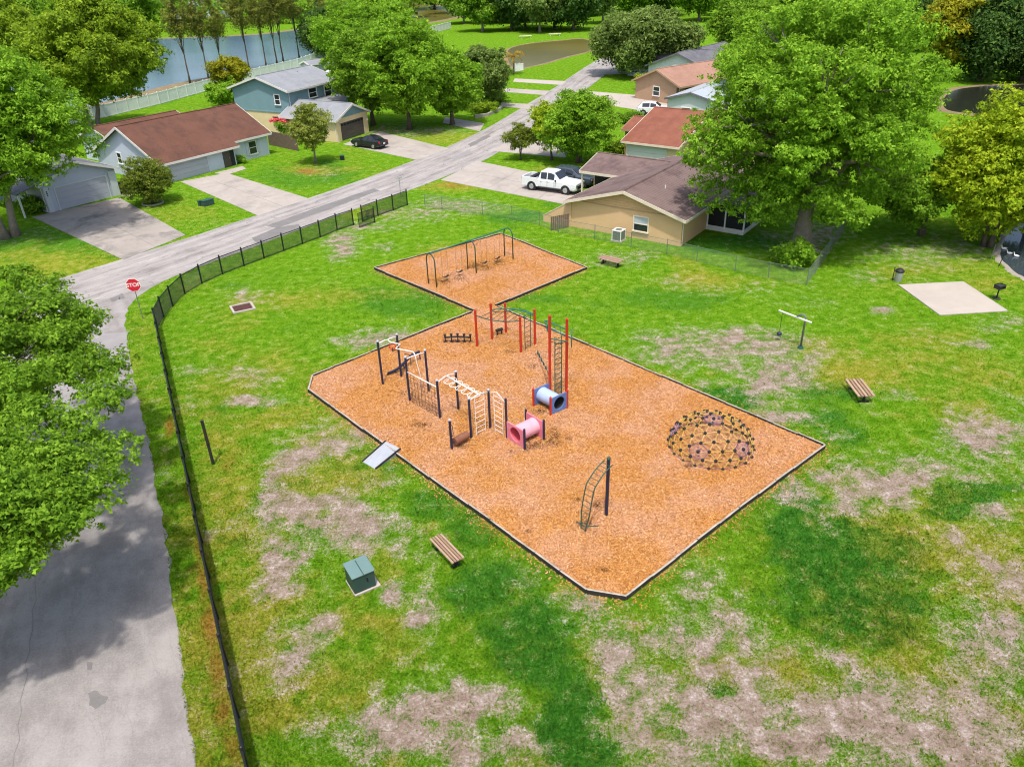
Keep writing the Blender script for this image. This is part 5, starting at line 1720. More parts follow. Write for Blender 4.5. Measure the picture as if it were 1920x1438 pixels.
door(hr, 8.1, -.04, 'y-', .9, 2.05, M['brown_door'])
mb = MB(); mb.box((10.2, .7, 1.15), (1.2, .06, 1.9)); mb.build('entry_wall', M['white_wall'], hr)
vent(hr, 13.2, 7.2, 4.6, M['white']); vent(hr, 11.4, 5.0, 4.6, M['galv_dull'])

# grey house at the left edge
hg = house_root('grey_house', 'blue grey house with wide garage door half hidden by the left oak', (-43.4, 73.2), math.atan2(.8, .6))
gable(hg, -.35, 6.9, 0, 11, 4.05, .36, 'y', .35, M['greyw'], M['roof_grey'], M['trimw'])
gable(hg, -9, 5, 8, 18, 4.6, .36, 'x', .4, M['greyw'], M['roof_grey'], M['trimw'])
mb = MB(); mb.add([(-2.6, .2, 2.15), (-.4, .2, 2.72), (-.4, 8, 2.72), (-2.6, 8, 2.15), (-2.6, .2, 2.27), (-.4, .2, 2.84), (-.4, 8, 2.84), (-2.6, 8, 2.27)], [(3, 2, 1, 0), (4, 5, 6, 7), (0, 1, 5, 4), (1, 2, 6, 5), (2, 3, 7, 6), (3, 0, 4, 7)]); mb.build('porch_roof', M['roof_grey'], hg)
mb = MB(); mb.box((-2.4, .4, 1.05), (.14, .14, 2.1)); mb.build('porch_post', M['trimw'], hg)
garage_door(hg, 3.3, 0, 'y-', 5.0, 2.12, M['lav_door'], M['white_wall'])
mb = MB(); mb.box((-.05, -.06, 1.2), (.5, .06, 2.4)); mb.build('pilaster', M['white_wall'], hg)
mb = MB(); mb.box((6.5, -.06, 1.25), (.7, .06, 2.5)); mb.build('pilaster', M['white_wall'], hg)
window(hg, -.35, 4, 'x-', 1.2, 1.2, .9, M['white'])
NUM = MB()
for i, z in enumerate((1.95, 1.78, 1.61)):
    NUM.box((-.05, -.1, z), (.1, .02, .12))
NUM.build('house_number', M['metal_blk'], hg)

# two-storey blue house
hz = house_root('blue_two_storey_house', 'two storey teal blue house with pale grey roof and cream ground floor', (-27.64, 105.48), R(62))
gable(hz, .2, 10.4, .3, 9.9, 6.95, .30, 'x', .45, M['blue_wall'], M['roof_pale'], M['trimw'], base_z=2.75)
mb = MB(); mb.box((5.3, 5.1, 1.37), (10.14, 9.54, 2.74)); mb.build('ground_floor_wall', M['cream'], hz)
mb = MB(); mb.box((5.3, 5.1, 2.72), (10.3, 9.7, .12)); mb.build('belt_course', M['blue_wall'], hz)
gable(hz, -1.5, 5.0, -8.4, .2, 4.05, .42, 'y', .35, M['cream'], M['roof_pale'], M['trimw'])
mb = MB(); mb.add([(-1.3, -8.44, 2.72), (4.8, -8.44, 2.72), (1.75, -8.44, 4.0), (-1.3, -8.39, 2.72), (4.8, -8.39, 2.72), (1.75, -8.39, 4.0)], [(0, 1, 2), (5, 4, 3), (0, 3, 4, 1), (1, 4, 5, 2), (2, 5, 3, 0)]); mb.build('gable_siding', M['blue_wall'], hz)
garage_door(hz, 1.6, -8.4, 'y-', 4.7, 2.15, M['brown_door'], M['cream'], 4, True)
window(hz, .2, 2.2, 'x-', .8, 1.2, 3.7, M['white'])
window(hz, .2, 3.0, 'x-', .8, .9, 1.2, M['tan_wall'])
window(hz, 5.0, .3, 'y-', 1.5, 1.1, 4.0, M['white']); window(hz, 8.2, .3, 'y-', 1.4, 1.5, 3.6, M['white'])
gable(hz, 5.3, 10.2, -2.2, .2, 3.5, .30, 'x', .2, M['cream'], M['roof_pale'], M['trimw'], ridge=.1)
vent(hz, 3.0, 3.5, 6.3, M['galv_dull']); vent(hz, 6.8, 4.0, 6.5, M['galv_dull'])
bpy.context.view_layer.update()
# wall lamp beside the garage
mb = MB(); mb.box((4.75, -8.5, 1.7), (.18, .14, .3)); mb.build('wall_lamp', M['white'], hz)

# red-roofed house right of the round tree
h2 = house_root('red_roof_house', 'cream house with orange red shingle roof just behind the tan house', (14.1, 89.0), math.atan2(-.587, .81))
gable(h2, 1.7, 7.6, -4.2, 10.5, 4.62, .29, 'x', .4, M['cream'], M['roof_red2'], M['trim'], ridge=3.1)
gable(h2, 7.6, 16, -1, 10.5, 4.6, .29, 'x', .4, M['cream'], M['roof_red2'], M['trim'], ridge=4.5)
garage_door(h2, 4.2, -4.2, 'y-', 4.4, 2.0, M['white_wall'], M['white_wall'])
gable(h2, .2, 2, -1.6, 5, 3.9, .3, 'x', .3, M['tan_wall'], M['roof_red2'], M['tan_wall'], ridge=1)

# pale metal roof house
h3 = house_root('metal_roof_house', 'house with stepped pale metal roof half hidden behind the big oak', (22.6, 105.6), R(54))
gable(h3, 0, 12, -6, 1.2, 3.9, .26, 'x', .35, M['white_wall'], M['roof_metal'], M['roof_grey'], ridge=-2)
gable(h3, -3.5, 8, -12, -6.2, 3.1, .24, 'x', .35, M['white_wall'], M['roof_metal'], M['roof_grey'], ridge=-9)
window(h3, 0, -1.4, 'x-', 1.2, 1.1, .9, M['white'])
# pinkish brown house
h4 = house_root('brown_roof_house', 'tan house with pinkish brown roof right of the spreading roadside oak', (23.6, 120.5), R(36))
gable(h4, 0, 14.5, -3.4, 5.6, 4.5, .40, 'x', .45, M['tan_wall'], M['roof_brown'], M['tan_wall'])
mb = MB(); mb.box((-.05, -3.0, 1.2), (.2, .3, 2.4)); mb.build('corner_post', M['brown_door'], h4)
garage_door(h4, 3.4, -3.4, 'y-', 4.2, 2.1, M['tan_wall'], M['brown_door'])
window(h4, 0, 1.2, 'x-', 1.2, 1.2, .9, M['white'])
# far grey house
h5 = house_root('dark_grey_roof_house', 'house with dark grey shingle roof farthest along the right row', (29.8, 138.5), R(50))
gable(h5, 0, 17, -5, 6, 4.6, .38, 'x', .45, M['white_wall'], M['roof_grey'], M['roof_grey'])
gable(h5, 3, 9, -4, 12, 4.5, .38, 'y', .45, M['white_wall'], M['roof_grey'], M['roof_grey'])
window(h5, 0, 1, 'x-', 1.2, 1.2, .9, M['white'])
# pale far buildings beyond the lake
for i, (px, py, w, rz, lab) in enumerate([(235, 30, 20, 10, 'white roofed building far beyond the lake behind the left trees'), (385, 34, 24, 5, 'long pale building on the far lake shore behind the thin pines'), (615, 22, 18, -8, 'small far building with pale roof beyond the lake narrows')]):
    p = g(px, py)
    t = house_root('far_building', lab, (p.x, p.y), R(rz))
    gable(t, -w / 2, w / 2, 0, 11, 5.5, .3, 'x', .5, M['white_wall'], M['roof_pale'], M['trimw'])
    for k in range(5): window(t, -w / 2 + w * (k + .5) / 5, 0, 'y-', 1.3, 1.3, 1.0, M['white'])

# ------------------------------------------------------------------ white vinyl fences, board fence, odds and ends
def vinyl(name, pxs, label, h=1.8, sp=2.4):
    pts = [g(*p) for p in pxs]
    t = thing(name, label, 'fence', pts[0])
    for a, b in zip(pts, pts[1:]):
        ln = (b - a).length; n = max(1, round(ln / sp)); rz = math.atan2((b - a).y, (b - a).x)
        for i in range(n):
            p, q = a.lerp(b, i / n), a.lerp(b, (i + 1) / n); c = (p + q) / 2
            mb = MB(); mb.box((p.x, p.y, h / 2 + .05), (.14, .14, h + .12), rz); mb.box((p.x, p.y, h + .14), (.18, .18, .05), rz); mb.build('post', M['white'], t, world=True)
            mb = MB(); mb.box((c.x, c.y, h / 2 + .03), ((q - p).length - .15, .05, h - .1), rz); mb.box((c.x, c.y, h - .02), ((q - p).length - .15, .09, .14), rz); mb.box((c.x, c.y, .12), ((q - p).length - .15, .09, .14), rz); mb.build('panel', M['vinyl'], t, world=True)
    return t


vinyl('vinyl_fence', [(100, 240), (200, 220), (300, 196), (400, 168), (490, 146), (560, 129), (612, 110)], 'long white vinyl privacy fence along the near lake shore behind the houses')
vinyl('vinyl_fence', [(585, 146), (625, 134), (655, 124)], 'short white vinyl fence running behind the two storey blue house')
vinyl('vinyl_fence', [(800, 66), (846, 54)], 'white vinyl fence end above the bright lawn near the brown pond')
vinyl('vinyl_fence', [(966, 135), (982, 133)], 'small white fence panel at the dry palm beside the pond lawn', 1.3, 1.2)
vinyl('vinyl_fence', [(1192, 184), (1264, 187)], 'white vinyl fence behind the parked white suv', 1.4)
a_, b_ = g(505, 272), g(560, 284)
bfz = thing('board_fence', 'weathered brown board fence between the rust roofed and blue houses', 'fence', a_)
n = 22
for i in range(n):
    p = a_.lerp(b_, (i + .5) / n); mb = MB(); mb.box((p.x, p.y, .88 + random.uniform(-.03, .03)), ((b_ - a_).length / n - .02, .03, 1.76), math.atan2((b_ - a_).y, (b_ - a_).x)); mb.build('board', M['wood_fence'], bfz, world=True)
for z in (.45, 1.35):
    mb = MB(); mb.beam(Vector((a_.x, a_.y, z)) + Vector((0, .06, 0)), Vector((b_.x, b_.y, z)) + Vector((0, .06, 0)), .05, .09); mb.build('rail', M['wood_fence'], bfz, world=True)


def cabinet(px, py, size, mat, name, label, rz=0.5):
    p = g(px, py)
    t = thing(name, label, 'utility box', p, rz)
    w, d, h = size
    mb = MB(); mb.box((0, 0, h / 2), (w, d, h)); mb.build('body', mat, t, bevel=.02)
    mb = MB(); mb.box((0, 0, h + .03), (w * 1.06, d * 1.06, .07)); mb.build('lid', M['dkgreen'], t, bevel=.02)
    return t


cabinet(390, 385, (1.1, .6, .5), M['trans_side'], 'utility_box', 'green utility box on the lawn between two driveways', .9)
cabinet(376, 386, (.35, .3, .45), M['trans_side'], 'utility_box', 'small green utility pedestal just left of the wider green box', .9)
cabinet(642, 300, (.45, .45, .45), M['dark_bin'], 'utility_box', 'small dark meter box alone on the lawn below the black car', .4)
cabinet(757, 345, (.3, .3, .3), M['dark_bin'], 'utility_box', 'tiny dark box at the road edge near the street sign pole', .4) if False else None


def bin_(px, py, mat, label, rz=0.3):
    p = g(px, py)
    t = thing('wheelie_bin', label, 'wheelie bin', p, rz)
    mb = MB(); mb.add([(-.22, -.26, .06), (.22, -.26, .06), (.22, .26, .06), (-.22, .26, .06), (-.3, -.34, 1.0), (.3, -.34, 1.0), (.3, .34, 1.0), (-.3, .34, 1.0)], [(3, 2, 1, 0), (4, 5, 6, 7), (0, 1, 5, 4), (1, 2, 6, 5), (2, 3, 7, 6), (3, 0, 4, 7)]); mb.build('body', mat, t)
    mb = MB(); mb.box((0, -.02, 1.04), (.64, .74, .07)); mb.build('lid', mat, t, bevel=.02)
    for s in (-1, 1):
        mb = MB(); mb.tube([(s * .28, .3, .12), (s * .22, .3, .12)], .12, 10); mb.build('wheel', M['tyre'], t)


bin_(228, 362, M['dark_bin'], 'dark wheelie bin beside the grey house wall')
bin_(1268, 205, M['blue_bin'], 'left blue wheelie bin beside the white suv')
bin_(1276, 207, M['blue_bin'], 'right blue wheelie bin closest to the pale metal roof')
bin_(1266, 196, M['dark_bin'], 'dark wheelie bin behind the blue bins')


p = g(1158, 232)
mbx = thing('mailbox', 'small dark mailbox on a white post beside the pale driveway', 'mailbox', p, R(40))
mb = MB(); mb.box((0, 0, .55), (.1, .1, 1.1)); mb.build('post', M['white'], mbx)
mb = MB(); mb.tube([(-.26, 0, 1.2), (.26, 0, 1.2)], .13, 10); mb.build('box', M['dark_bin'], mbx)
# garden walls of the planted bed across the road
pts = [g(*p) for p in ((890, 222), (915, 218), (938, 207), (945, 197))]
t = thing('garden_wall', 'low pale kerb wall around the mulched garden by the road', 'garden wall', pts[0])
for a, b in zip(pts, pts[1:]):
    mb = MB(); mb.beam(Vector((a.x, a.y, .2)), Vector((b.x, b.y, .2)), .3, .4); mb.build('segment', M['stone'], t, world=True)
# shed behind the blue house
p = g(588, 142)
sh = thing('garden_shed', 'small blue grey shed with white roof trim behind the two storey house', 'shed', p, R(45))
gable(sh, -1.6, 1.6, -1.5, 1.5, 2.7, .35, 'x', .2, M['greyw'], M['roof_pale'], M['white'])
door(sh, 0, -1.5, 'y-', .9, 1.8, M['white'])
p = g(635, 158)
ut = thing('camper_trailer', 'white rounded camper trailer parked behind the two storey blue house', 'trailer', p, R(60))
mb = MB(); mb.tube([(-2.4, 0, 1.5), (-2.2, 0, 1.5), (2.2, 0, 1.5), (2.4, 0, 1.5)], [.8, 1.15, 1.15, .8], 14); mb.build('shell', M['white'], ut, smooth=False)
for s in (-1, 1):
    mb = MB(); mb.tube([(-.3, s * 1.0, .35), (-.3, s * .8, .35)], .35, 12); mb.build('wheel', M['tyre'], ut)
mb = MB(); mb.box((.8, -1.13, 1.8), (.9, .06, .5)); mb.build('window', M['glass'], ut)


# ------------------------------------------------------------------ vehicles
def vehicle(name, label, cat, loc, ang, st, paint, glass_x, wheels, wr, bed=None, hw=0.98):
    """st: (x, z_low, z_belt, z_top, halfwidth, halfwidth_top); front is +x"""
    t = thing(name, label, cat, (loc[0], loc[1], 0.02), ang)
    rings = []
    for x, zl, zb, zt, w, wt in st:
        half = [(w * .88, zl), (w * .99, zl + .16), (w, (zl + zb) / 2), (w * .985, zb - .06), (w * .95, zb), (wt, max(zt - .05, zb + .005)), (wt * .82, max(zt, zb + .01))]
        rings.append([(x, y, z) for y, z in half] + [(x, -y, z) for y, z in reversed(half)])
    mb = MB()
    n = len(rings[0])
    for r_ in rings: mb.v += r_
    for i in range(len(rings) - 1):
        for k in range(n):
            k2 = (k + 1) % n
            mb.f.append((i * n + k, (i + 1) * n + k, (i + 1) * n + k2, i * n + k2)); mb.m.append(0)
    mb.f.append(tuple(range(n))); mb.m.append(0)
    mb.f.append(tuple((len(rings) - 1) * n + k for k in reversed(range(n)))); mb.m.append(0)
    body = mb.build('body', paint, t, smooth=False)
    md = body.modifiers.new('bevel', 'BEVEL'); md.width = .03; md.segments = 2; md.limit_method = 'ANGLE'; md.angle_limit = R(25)

    def S(x, k):          # point on the ring edge k at station x
        for a, b, ra, rb in zip(st, st[1:], rings, rings[1:]):
            if min(a[0], b[0]) - 1e-6 <= x <= max(a[0], b[0]) + 1e-6:
                u = (x - a[0]) / (b[0] - a[0]); return Vector(ra[k]).lerp(Vector(rb[k]), u)
    # side windows
    for x0, x1 in glass_x['side']:
        for sgn in (1, -1):
            mb = MB(); vs = []
            for x in (x0, (x0 + x1) / 2, x1):
                b_, t_ = S(x, 4), S(x, 5)
                for u in (.10, .90):
                    p = b_.lerp(t_, u); vs.append((p.x, sgn * (p.y + .018), p.z))
            mb.add(vs, [(0, 2, 3, 1), (2, 4, 5, 3)] if sgn < 0 else [(1, 3, 2, 0), (3, 5, 4, 2)]); mb.build('side_window', M['glass'], t)
    for nm, (x0, x1) in (('windscreen', glass_x['front']), ('rear_window', glass_x['rear'])):
        a, b = S(x0, 6), S(x1, 6)
        a5, b5 = S(x0, 5), S(x1, 5)
        nrm = Vector((a.z - b.z, 0, b.x - a.x)); nrm = nrm if nrm.z > 0 else -nrm; nrm.normalize()
        vs = []
        for u in (.08, .5, .92):
            p = a.lerp(b, u) + nrm * .02; w = a5.lerp(b5, u).y * .93
            vs += [(p.x, w, p.z - .0), (p.x, -w, p.z)]
        mb = MB(); mb.add(vs, [(0, 1, 3, 2), (2, 3, 5, 4)]); mb.build(nm, M['glass'], t)
    W_ = st[len(st) // 2][4]
    for x in wheels:
        for sgn in (1, -1):
            mb = MB(); mb.tube([(x, sgn * (W_ - .19), wr), (x, sgn * (W_ + .015), wr)], wr * 1.2, 18); mb.build('wheel_arch', M['dark'], t)
            mb = MB(); mb.tube([(x, sgn * (W_ - .22), wr), (x, sgn * (W_ - .2), wr), (x, sgn * (W_ + .0), wr), (x, sgn * (W_ + .03), wr)], [wr * .9, wr, wr, wr * .9], 20); ty = mb.build('wheel', M['tyre'], t)
            mb = MB(); mb.tube([(x, sgn * (W_ + .02), wr), (x, sgn * (W_ + .04), wr)], [wr * .64, wr * .6], 14)
            mb.build('rim', M['rim'], ty)
    xf, xr = st[0][0], st[-1][0]
    seams = sorted({q for pr in glass_x['side'] for q in pr})
    for sgn in (1, -1):
        for q in seams:
            a_ = S(q, 1); b_ = S(q, 3)
            mb = MB(); mb.beam((q, sgn * (a_.y + .004), a_.z + .05), (q, sgn * (b_.y + .006), b_.z), .014, .012); mb.build('door_seam', M['dark'], t)
        for pr in glass_x['side']:
            q = pr[1] + .12; b_ = S(q, 3); mb = MB(); mb.box((q, sgn * (b_.y + .02), b_.z - .08), (.2, .035, .04)); mb.build('door_handle', paint, t)
        mb = MB(); mb.box((0, sgn * (W_ - .02), st[3][1] + .05), (wheels[0] - wheels[1] - wr * 2.6, .06, .1)); mb.build('sill_trim', M['dark'], t)
        mb = MB(); mb.box((xf - .06, sgn * W_ * .72, st[1][2] - .12), (.2, .32, .16)); mb.build('headlight', M['lamp_w'], t, bevel=.02)
        mb = MB(); mb.box((xr + .04, sgn * W_ * .82, st[-2][2] - .12), (.12, .2, .24)); mb.build('tail_light', M['lamp_r'], t, bevel=.02)
        mb = MB(); p = S(glass_x['front'][0] + .0, 4); mb.box((glass_x['front'][0] - .35, sgn * (W_ + .1), p.z + .08), (.12, .2, .16)); mb.build('mirror', paint if cat != 'pickup truck' else M['dark'], t, bevel=.02)
    mb = MB(); mb.box((xf + .0, 0, st[0][1] + .25), (.1, W_ * 1.2, .3)); mb.build('grille', M['dark'], t)
    mb = MB(); mb.box((xr - .02, 0, st[-1][1] + .12), (.14, W_ * 1.7, .2)); mb.build('bumper', M['dark'] if cat != 'car' else paint, t, bevel=.02)
    mb = MB(); mb.box((xr - .1, 0, st[-1][1] + .3), (.02, .32, .16)); mb.build('number_plate', M['white'], t)
    return t


A, B_ = g(995, 357), g(1062, 366)                  # near side wheels of the pickup
d = (B_ - A).normalized(); nrm = Vector((-d.y, d.x, 0))
ctr = (A + B_) / 2 + nrm * 0.95
PICK = [(2.95, .42, .92, 1.02, .92, .80), (2.75, .36, 1.08, 1.14, .99, .84), (1.45, .36, 1.14, 1.22, 1.0, .84), (1.2, .36, 1.16, 1.27, 1.0, .83), (.52, .36, 1.18, 1.93, 1.0, .74), (-.1, .36, 1.18, 1.98, 1.0, .74), (-.9, .36, 1.18, 1.94, 1.0, .73), (-1.12, .36, 1.18, 1.45, 1.0, .8), (-1.15, .36, 1.18, 1.20, 1.0, .84)]
tk = vehicle('pickup_truck', 'white crew cab pickup truck parked nose to the tan house', 'pickup truck', ctr, math.atan2(d.y, d.x), PICK, M['car_white'],
             dict(side=[(.62, -.1), (-.2, -.86)], front=(1.2, .52), rear=(-1.12, -.9)), (1.85, -1.85), .41)
mb = MB(); mb.box((-2.06, .94, .86), (1.84, .1, .84)); mb.box((-2.06, -.94, .86), (1.84, .1, .84)); mb.box((-2.94, 0, .9), (.1, 1.98, .76)); mb.build('bed_wall', M['car_white'], tk, bevel=.02)
mb = MB(); mb.box((-2.05, 0, .66), (1.78, 1.8, .3)); mb.build('bed_floor', M['dark'], tk)
mb = MB(); mb.box((-1.9, 0, 1.24), (.4, 1.7, .16)); mb.build('tool_box', M['blk'], tk)
SUV = [(2.35, .38, .80, .92, .86, .76), (2.15, .3, .96, 1.03, .94, .82), (1.1, .3, 1.04, 1.12, .95, .82), (.9, .3, 1.05, 1.16, .95, .80), (.15, .3, 1.06, 1.66, .95, .68), (-.6, .3, 1.06, 1.72, .95, .68), (-1.7, .3, 1.06, 1.66, .95, .66), (-2.2, .34, 1.05, 1.15, .93, .78), (-2.3, .4, .95, 1.0, .88, .76)]
p = ctr + nrm * 2.75 + d * .9
vehicle('parked_suv', 'dark suv parked on the far side of the white pickup', 'suv', p, math.atan2(d.y, d.x), SUV, M['car_dark'], dict(side=[(.3, -.5), (-.6, -1.6)], front=(.9, .15), rear=(-2.2, -1.7)), (1.42, -1.42), .36)
A, B_ = g(1199, 217), g(1240, 218)
d2 = (B_ - A).normalized(); n2 = Vector((-d2.y, d2.x, 0)); p = (A + B_) / 2 + n2 * .9 + d2 * .4
vehicle('parked_suv', 'white suv parked behind the red roofed house', 'suv', p, math.atan2(d2.y, d2.x), SUV, M['car_white'], dict(side=[(.3, -.5), (-.6, -1.6)], front=(.9, .15), rear=(-2.2, -1.7)), (1.42, -1.42), .36)
SED = [(2.35, .36, .68, .76, .84, .72), (2.1, .26, .80, .86, .90, .76), (1.0, .26, .90, .97, .91, .76), (.8, .26, .91, 1.0, .91, .76), (.0, .26, .92, 1.40, .91, .60), (-.6, .26, .92, 1.44, .91, .60), (-1.1, .26, .92, 1.38, .91, .60), (-1.75, .26, .93, 1.04, .91, .74), (-2.2, .3, .92, .98, .88, .74), (-2.3, .36, .84, .88, .84, .72)]
A, B_ = g(667, 276), g(704, 281)                   # tail faces the road
d3 = (A - B_).normalized(); n3 = Vector((d3.y, -d3.x, 0)); p = (A + B_) / 2 + n3 * .8
vehicle('parked_car', 'black sedan parked in front of the brown garage door', 'car', p, math.atan2(d3.y, d3.x), SED, M['car_black'], dict(side=[(.1, -.5), (-.6, -1.2)], front=(.8, .0), rear=(-1.75, -1.1)), (1.38, -1.36), .33)

# ------------------------------------------------------------------ trees
def leaf_cloud(cl, N, size, flat=0.5, droop=0.0, seed=0, twig=26):
    """cl: list of (centre, radius, zscale); N leaves gathered in twigs over the clumps' shells, each a small leaf triangle"""
    r = np.random.default_rng(seed)
    C = np.array([c for c, _, _ in cl], float); Rr = np.array([a for _, a, _ in cl]); Zs_ = np.array([z for _, _, z in cl])
    w = Rr ** 2; w = w / w.sum()
    T = max(len(cl), N // twig)
    k = r.choice(len(cl), T, p=w)
    d = r.normal(0, 1, (T, 3)); d /= np.linalg.norm(d, axis=1)[:, None]
    d[:, 2] = np.where(r.uniform(0, 1, T) < .55, np.abs(d[:, 2]), d[:, 2])          # more on the upper side
    rad = Rr[k] * (r.uniform(0.1, 1.0, T) ** 0.5) * r.uniform(.8, 1.25, T)
    TP = C[k] + d * rad[:, None] * np.stack([np.ones(T), np.ones(T), Zs_[k]], 1)
    tr = size * 2.6 * r.uniform(.6, 1.5, T)
    q = r.integers(0, T, N)
    off = r.normal(0, .55, (N, 3)); off[:, 2] *= .6
    P = TP[q] + off * tr[q][:, None]
    if droop: P[:, 2] -= droop * r.uniform(0, 1, N) ** 3
    nrm = d[q] * 0.6 + r.normal(0, .6, (N, 3)) + off * .35; nrm[:, 2] += flat
    nrm /= np.linalg.norm(nrm, axis=1)[:, None]
    t = r.normal(0, 1, (N, 3)); t -= nrm * (t * nrm).sum(1)[:, None]; t /= np.linalg.norm(t, axis=1)[:, None]
    b = np.cross(nrm, t)
    s = size * r.uniform(.6, 1.4, N)[:, None]
    V = np.stack([P - t * s * .8 - b * s * .55, P - t * s * .6 + b * s * .6, P + t * s], 1).reshape(-1, 3)
    return V


def tree(name, label, base, H, Wd, leaf, N, size, crown0=0.3, trunk_r=0.25, bark='bark', lean=(0, 0), seed=1, nclump=40, zsq=0.8, cr=0.24, forks=1, top=0.55, droop=0.0, limbs=10, asym=(0, 0), Dp=None, hollow=0.25, cat='tree', group=None, parts=('trunk', 'crown'), extra=()):
    rd = random.Random(seed)
    t = thing(name, label, cat, base, 0.0, group)
    z0 = H * crown0
    cz = z0 + (H - z0) * 0.45
    rx = Wd / 2; ry = (Dp or Wd) / 2; rz = (H - z0) / 2
    cx, cy = lean[0] * cz + asym[0], lean[1] * cz + asym[1]
    cl = []
    tries = 0
    while len(cl) < nclump and tries < 4000:
        tries += 1
        u = rd.uniform(-1, 1); th = rd.uniform(0, 2 * math.pi)
        rr = (hollow + (1 - hollow) * rd.random() ** .5) * 0.86
        sq = math.sqrt(1 - u * u)
        # egg-shaped: widest at a little below the middle
        wz = 1.0 - 0.32 * max(0, u) ** 1.5 - (0.30 if u < -.5 else 0)
        c = Vector((cx + rx * rr * sq * math.cos(th) * wz, cy + ry * rr * sq * math.sin(th) * wz, (z0 + H) / 2 + rz * rr * u))
        a = min(rx, rz) * cr * 2 * rd.uniform(.6, 1.25)
        if c.z + a * zsq > H * 1.03: continue
        if any((c - Vector(o_[0])).length < .42 * (a + o_[1]) for o_ in cl): continue
        cl.append((tuple(c), a, zsq))
    cl += [(tuple(Vector(c) - Vector(base)), a, zsq) for c, a in extra]
    V = leaf_cloud(cl, int(N * 1.5), size * .95, droop=droop, seed=seed)
    np_mesh(parts[1], V, np.arange(len(V)).reshape(-1, 3), L[leaf], parent=t)
    mb = MB()
    fork_z = z0 * 1.0 + .1 * H
    starts = []
    for f in range(forks):
        an = 2 * math.pi * f / max(1, forks) + rd.random()
        sp = 0 if forks == 1 else trunk_r * 1.0
        px_, py_ = sp * math.cos(an), sp * math.sin(an)
        ex, ey = (cx * .6 + (rx * .18 * math.cos(an) if forks > 1 else 0)), (cy * .6 + (ry * .18 * math.sin(an) if forks > 1 else 0))
        pts, rs = [], []
        M_ = 8
        for k in range(M_ + 1):
            s = k / M_
            zz_ = (z0 + (H - z0) * .62) * s
            pts.append(Vector((px_ + ex * s ** 1.4 + rd.uniform(-1, 1) * trunk_r * .25 * (k > 0), py_ + ey * s ** 1.4 + rd.uniform(-1, 1) * trunk_r * .25 * (k > 0), zz_ - .1 * (k == 0))))
            rs.append(trunk_r * ((1.55 if k == 0 else 1.0) * (1 - .78 * s)) / (forks ** .35))
        mb.tube(pts, rs, 9)
        starts.append((pts, rs))
    for i in range(min(limbs, len(cl))):
        c = Vector(cl[i * max(1, len(cl) // limbs) % len(cl)][0])
        pts, rs = starts[i % len(starts)]
        k = rd.randint(3, 6)
        p = pts[k]
        if c.z < p.z: k = 3; p = pts[3]
        m1 = p.lerp(c, .4) + Vector((0, 0, (c - p).length * .06)); m2 = p.lerp(c, .75) + Vector((rd.uniform(-.2, .2), rd.uniform(-.2, .2), rd.uniform(-.1, .2)))
        mb.tube([p, m1, m2, c], [rs[k] * .6, rs[k] * .42, rs[k] * .26, rs[k] * .1], 6)
        for _ in range(3):
            e = c + Vector((rd.uniform(-1, 1), rd.uniform(-1, 1), rd.uniform(-.5, .8))).normalized() * cl[i * max(1, len(cl) // limbs) % len(cl)][1] * rd.uniform(.7, 1.1)
            mb.tube([m2, m2.lerp(e, .5) + Vector((0, 0, .08)), e], [rs[k] * .2, rs[k] * .12, rs[k] * .05], 4)
    mb.build(parts[0], M[bark], t, smooth=True)
    return t


def tpx(px, py, ytop, wpx):
    b = g(px, py)
    return b, height(b, ytop), wpx * (g(px + 40, py) - b).length / 40


# ---- the big oak behind the tan house
b, H, W_ = tpx(1502, 470, 2, 480)
EX = [(g(1325, 345, 4.6), 1.3), (g(1375, 372, 4.0), 1.35), (g(1300, 305, 5.6), 1.2), (g(1430, 385, 3.8), 1.4), (g(1350, 320, 5.6), 1.5), (g(1400, 345, 5.2), 1.5), (g(1450, 350, 5), 1.5), (g(1590, 400, 4), 1.4), (g(1550, 380, 5), 1.4), (g(1640, 360, 4.5), 1.5), (g(1470, 330, 6), 1.5), (g(1360, 285, 7), 1.5), (g(1345, 388, 3.3), .9), (g(1385, 398, 3.1), 1.0), (g(1420, 402, 3.0), 1.1), (g(1465, 405, 3.0), 1.1), (g(1540, 408, 3.0), 1.1), (g(1505, 385, 3.6), 1.2), (g(1600, 415, 3.0), 1.0), (g(1315, 375, 3.8), .9)]
tree('oak_tree', 'huge spreading oak tree with thick trunk behind the tan house', b, H + 1.3, 19.0, 'bright', 130000, .13, .11, .7, 'bark_pale', (.04, .03), 11, 125, .72, .13, 1, limbs=40, asym=(-.2, 1.0), Dp=16, hollow=.25, extra=EX)
mb = MB()
rt_ = thing('oak_root_flare', 'gnarled surface roots spreading at the foot of the huge oak', 'tree roots', b)
for k in range(7):
    an = 2 * math.pi * k / 7 + .3
    mb = MB(); mb.tube([(math.cos(an) * .3, math.sin(an) * .3, .7), (math.cos(an) * .75, math.sin(an) * .75, .25), (math.cos(an + .1) * 1.4, math.sin(an + .1) * 1.4, .08), (math.cos(an + .2) * 2.1, math.sin(an + .2) * 2.1, -.05)], [.3, .22, .13, .05], 7); mb.build('root', M['bark_pale'], rt_, smooth=True)
b, H, W_ = tpx(1490, 500, 462, 62)
tree('bush', 'leafy green bush at the foot of the huge oak trunk', b, 1.9, 2.6, 'bright', 3500, .12, .05, .06, seed=21, nclump=14, cr=.3, limbs=5, cat='bush')
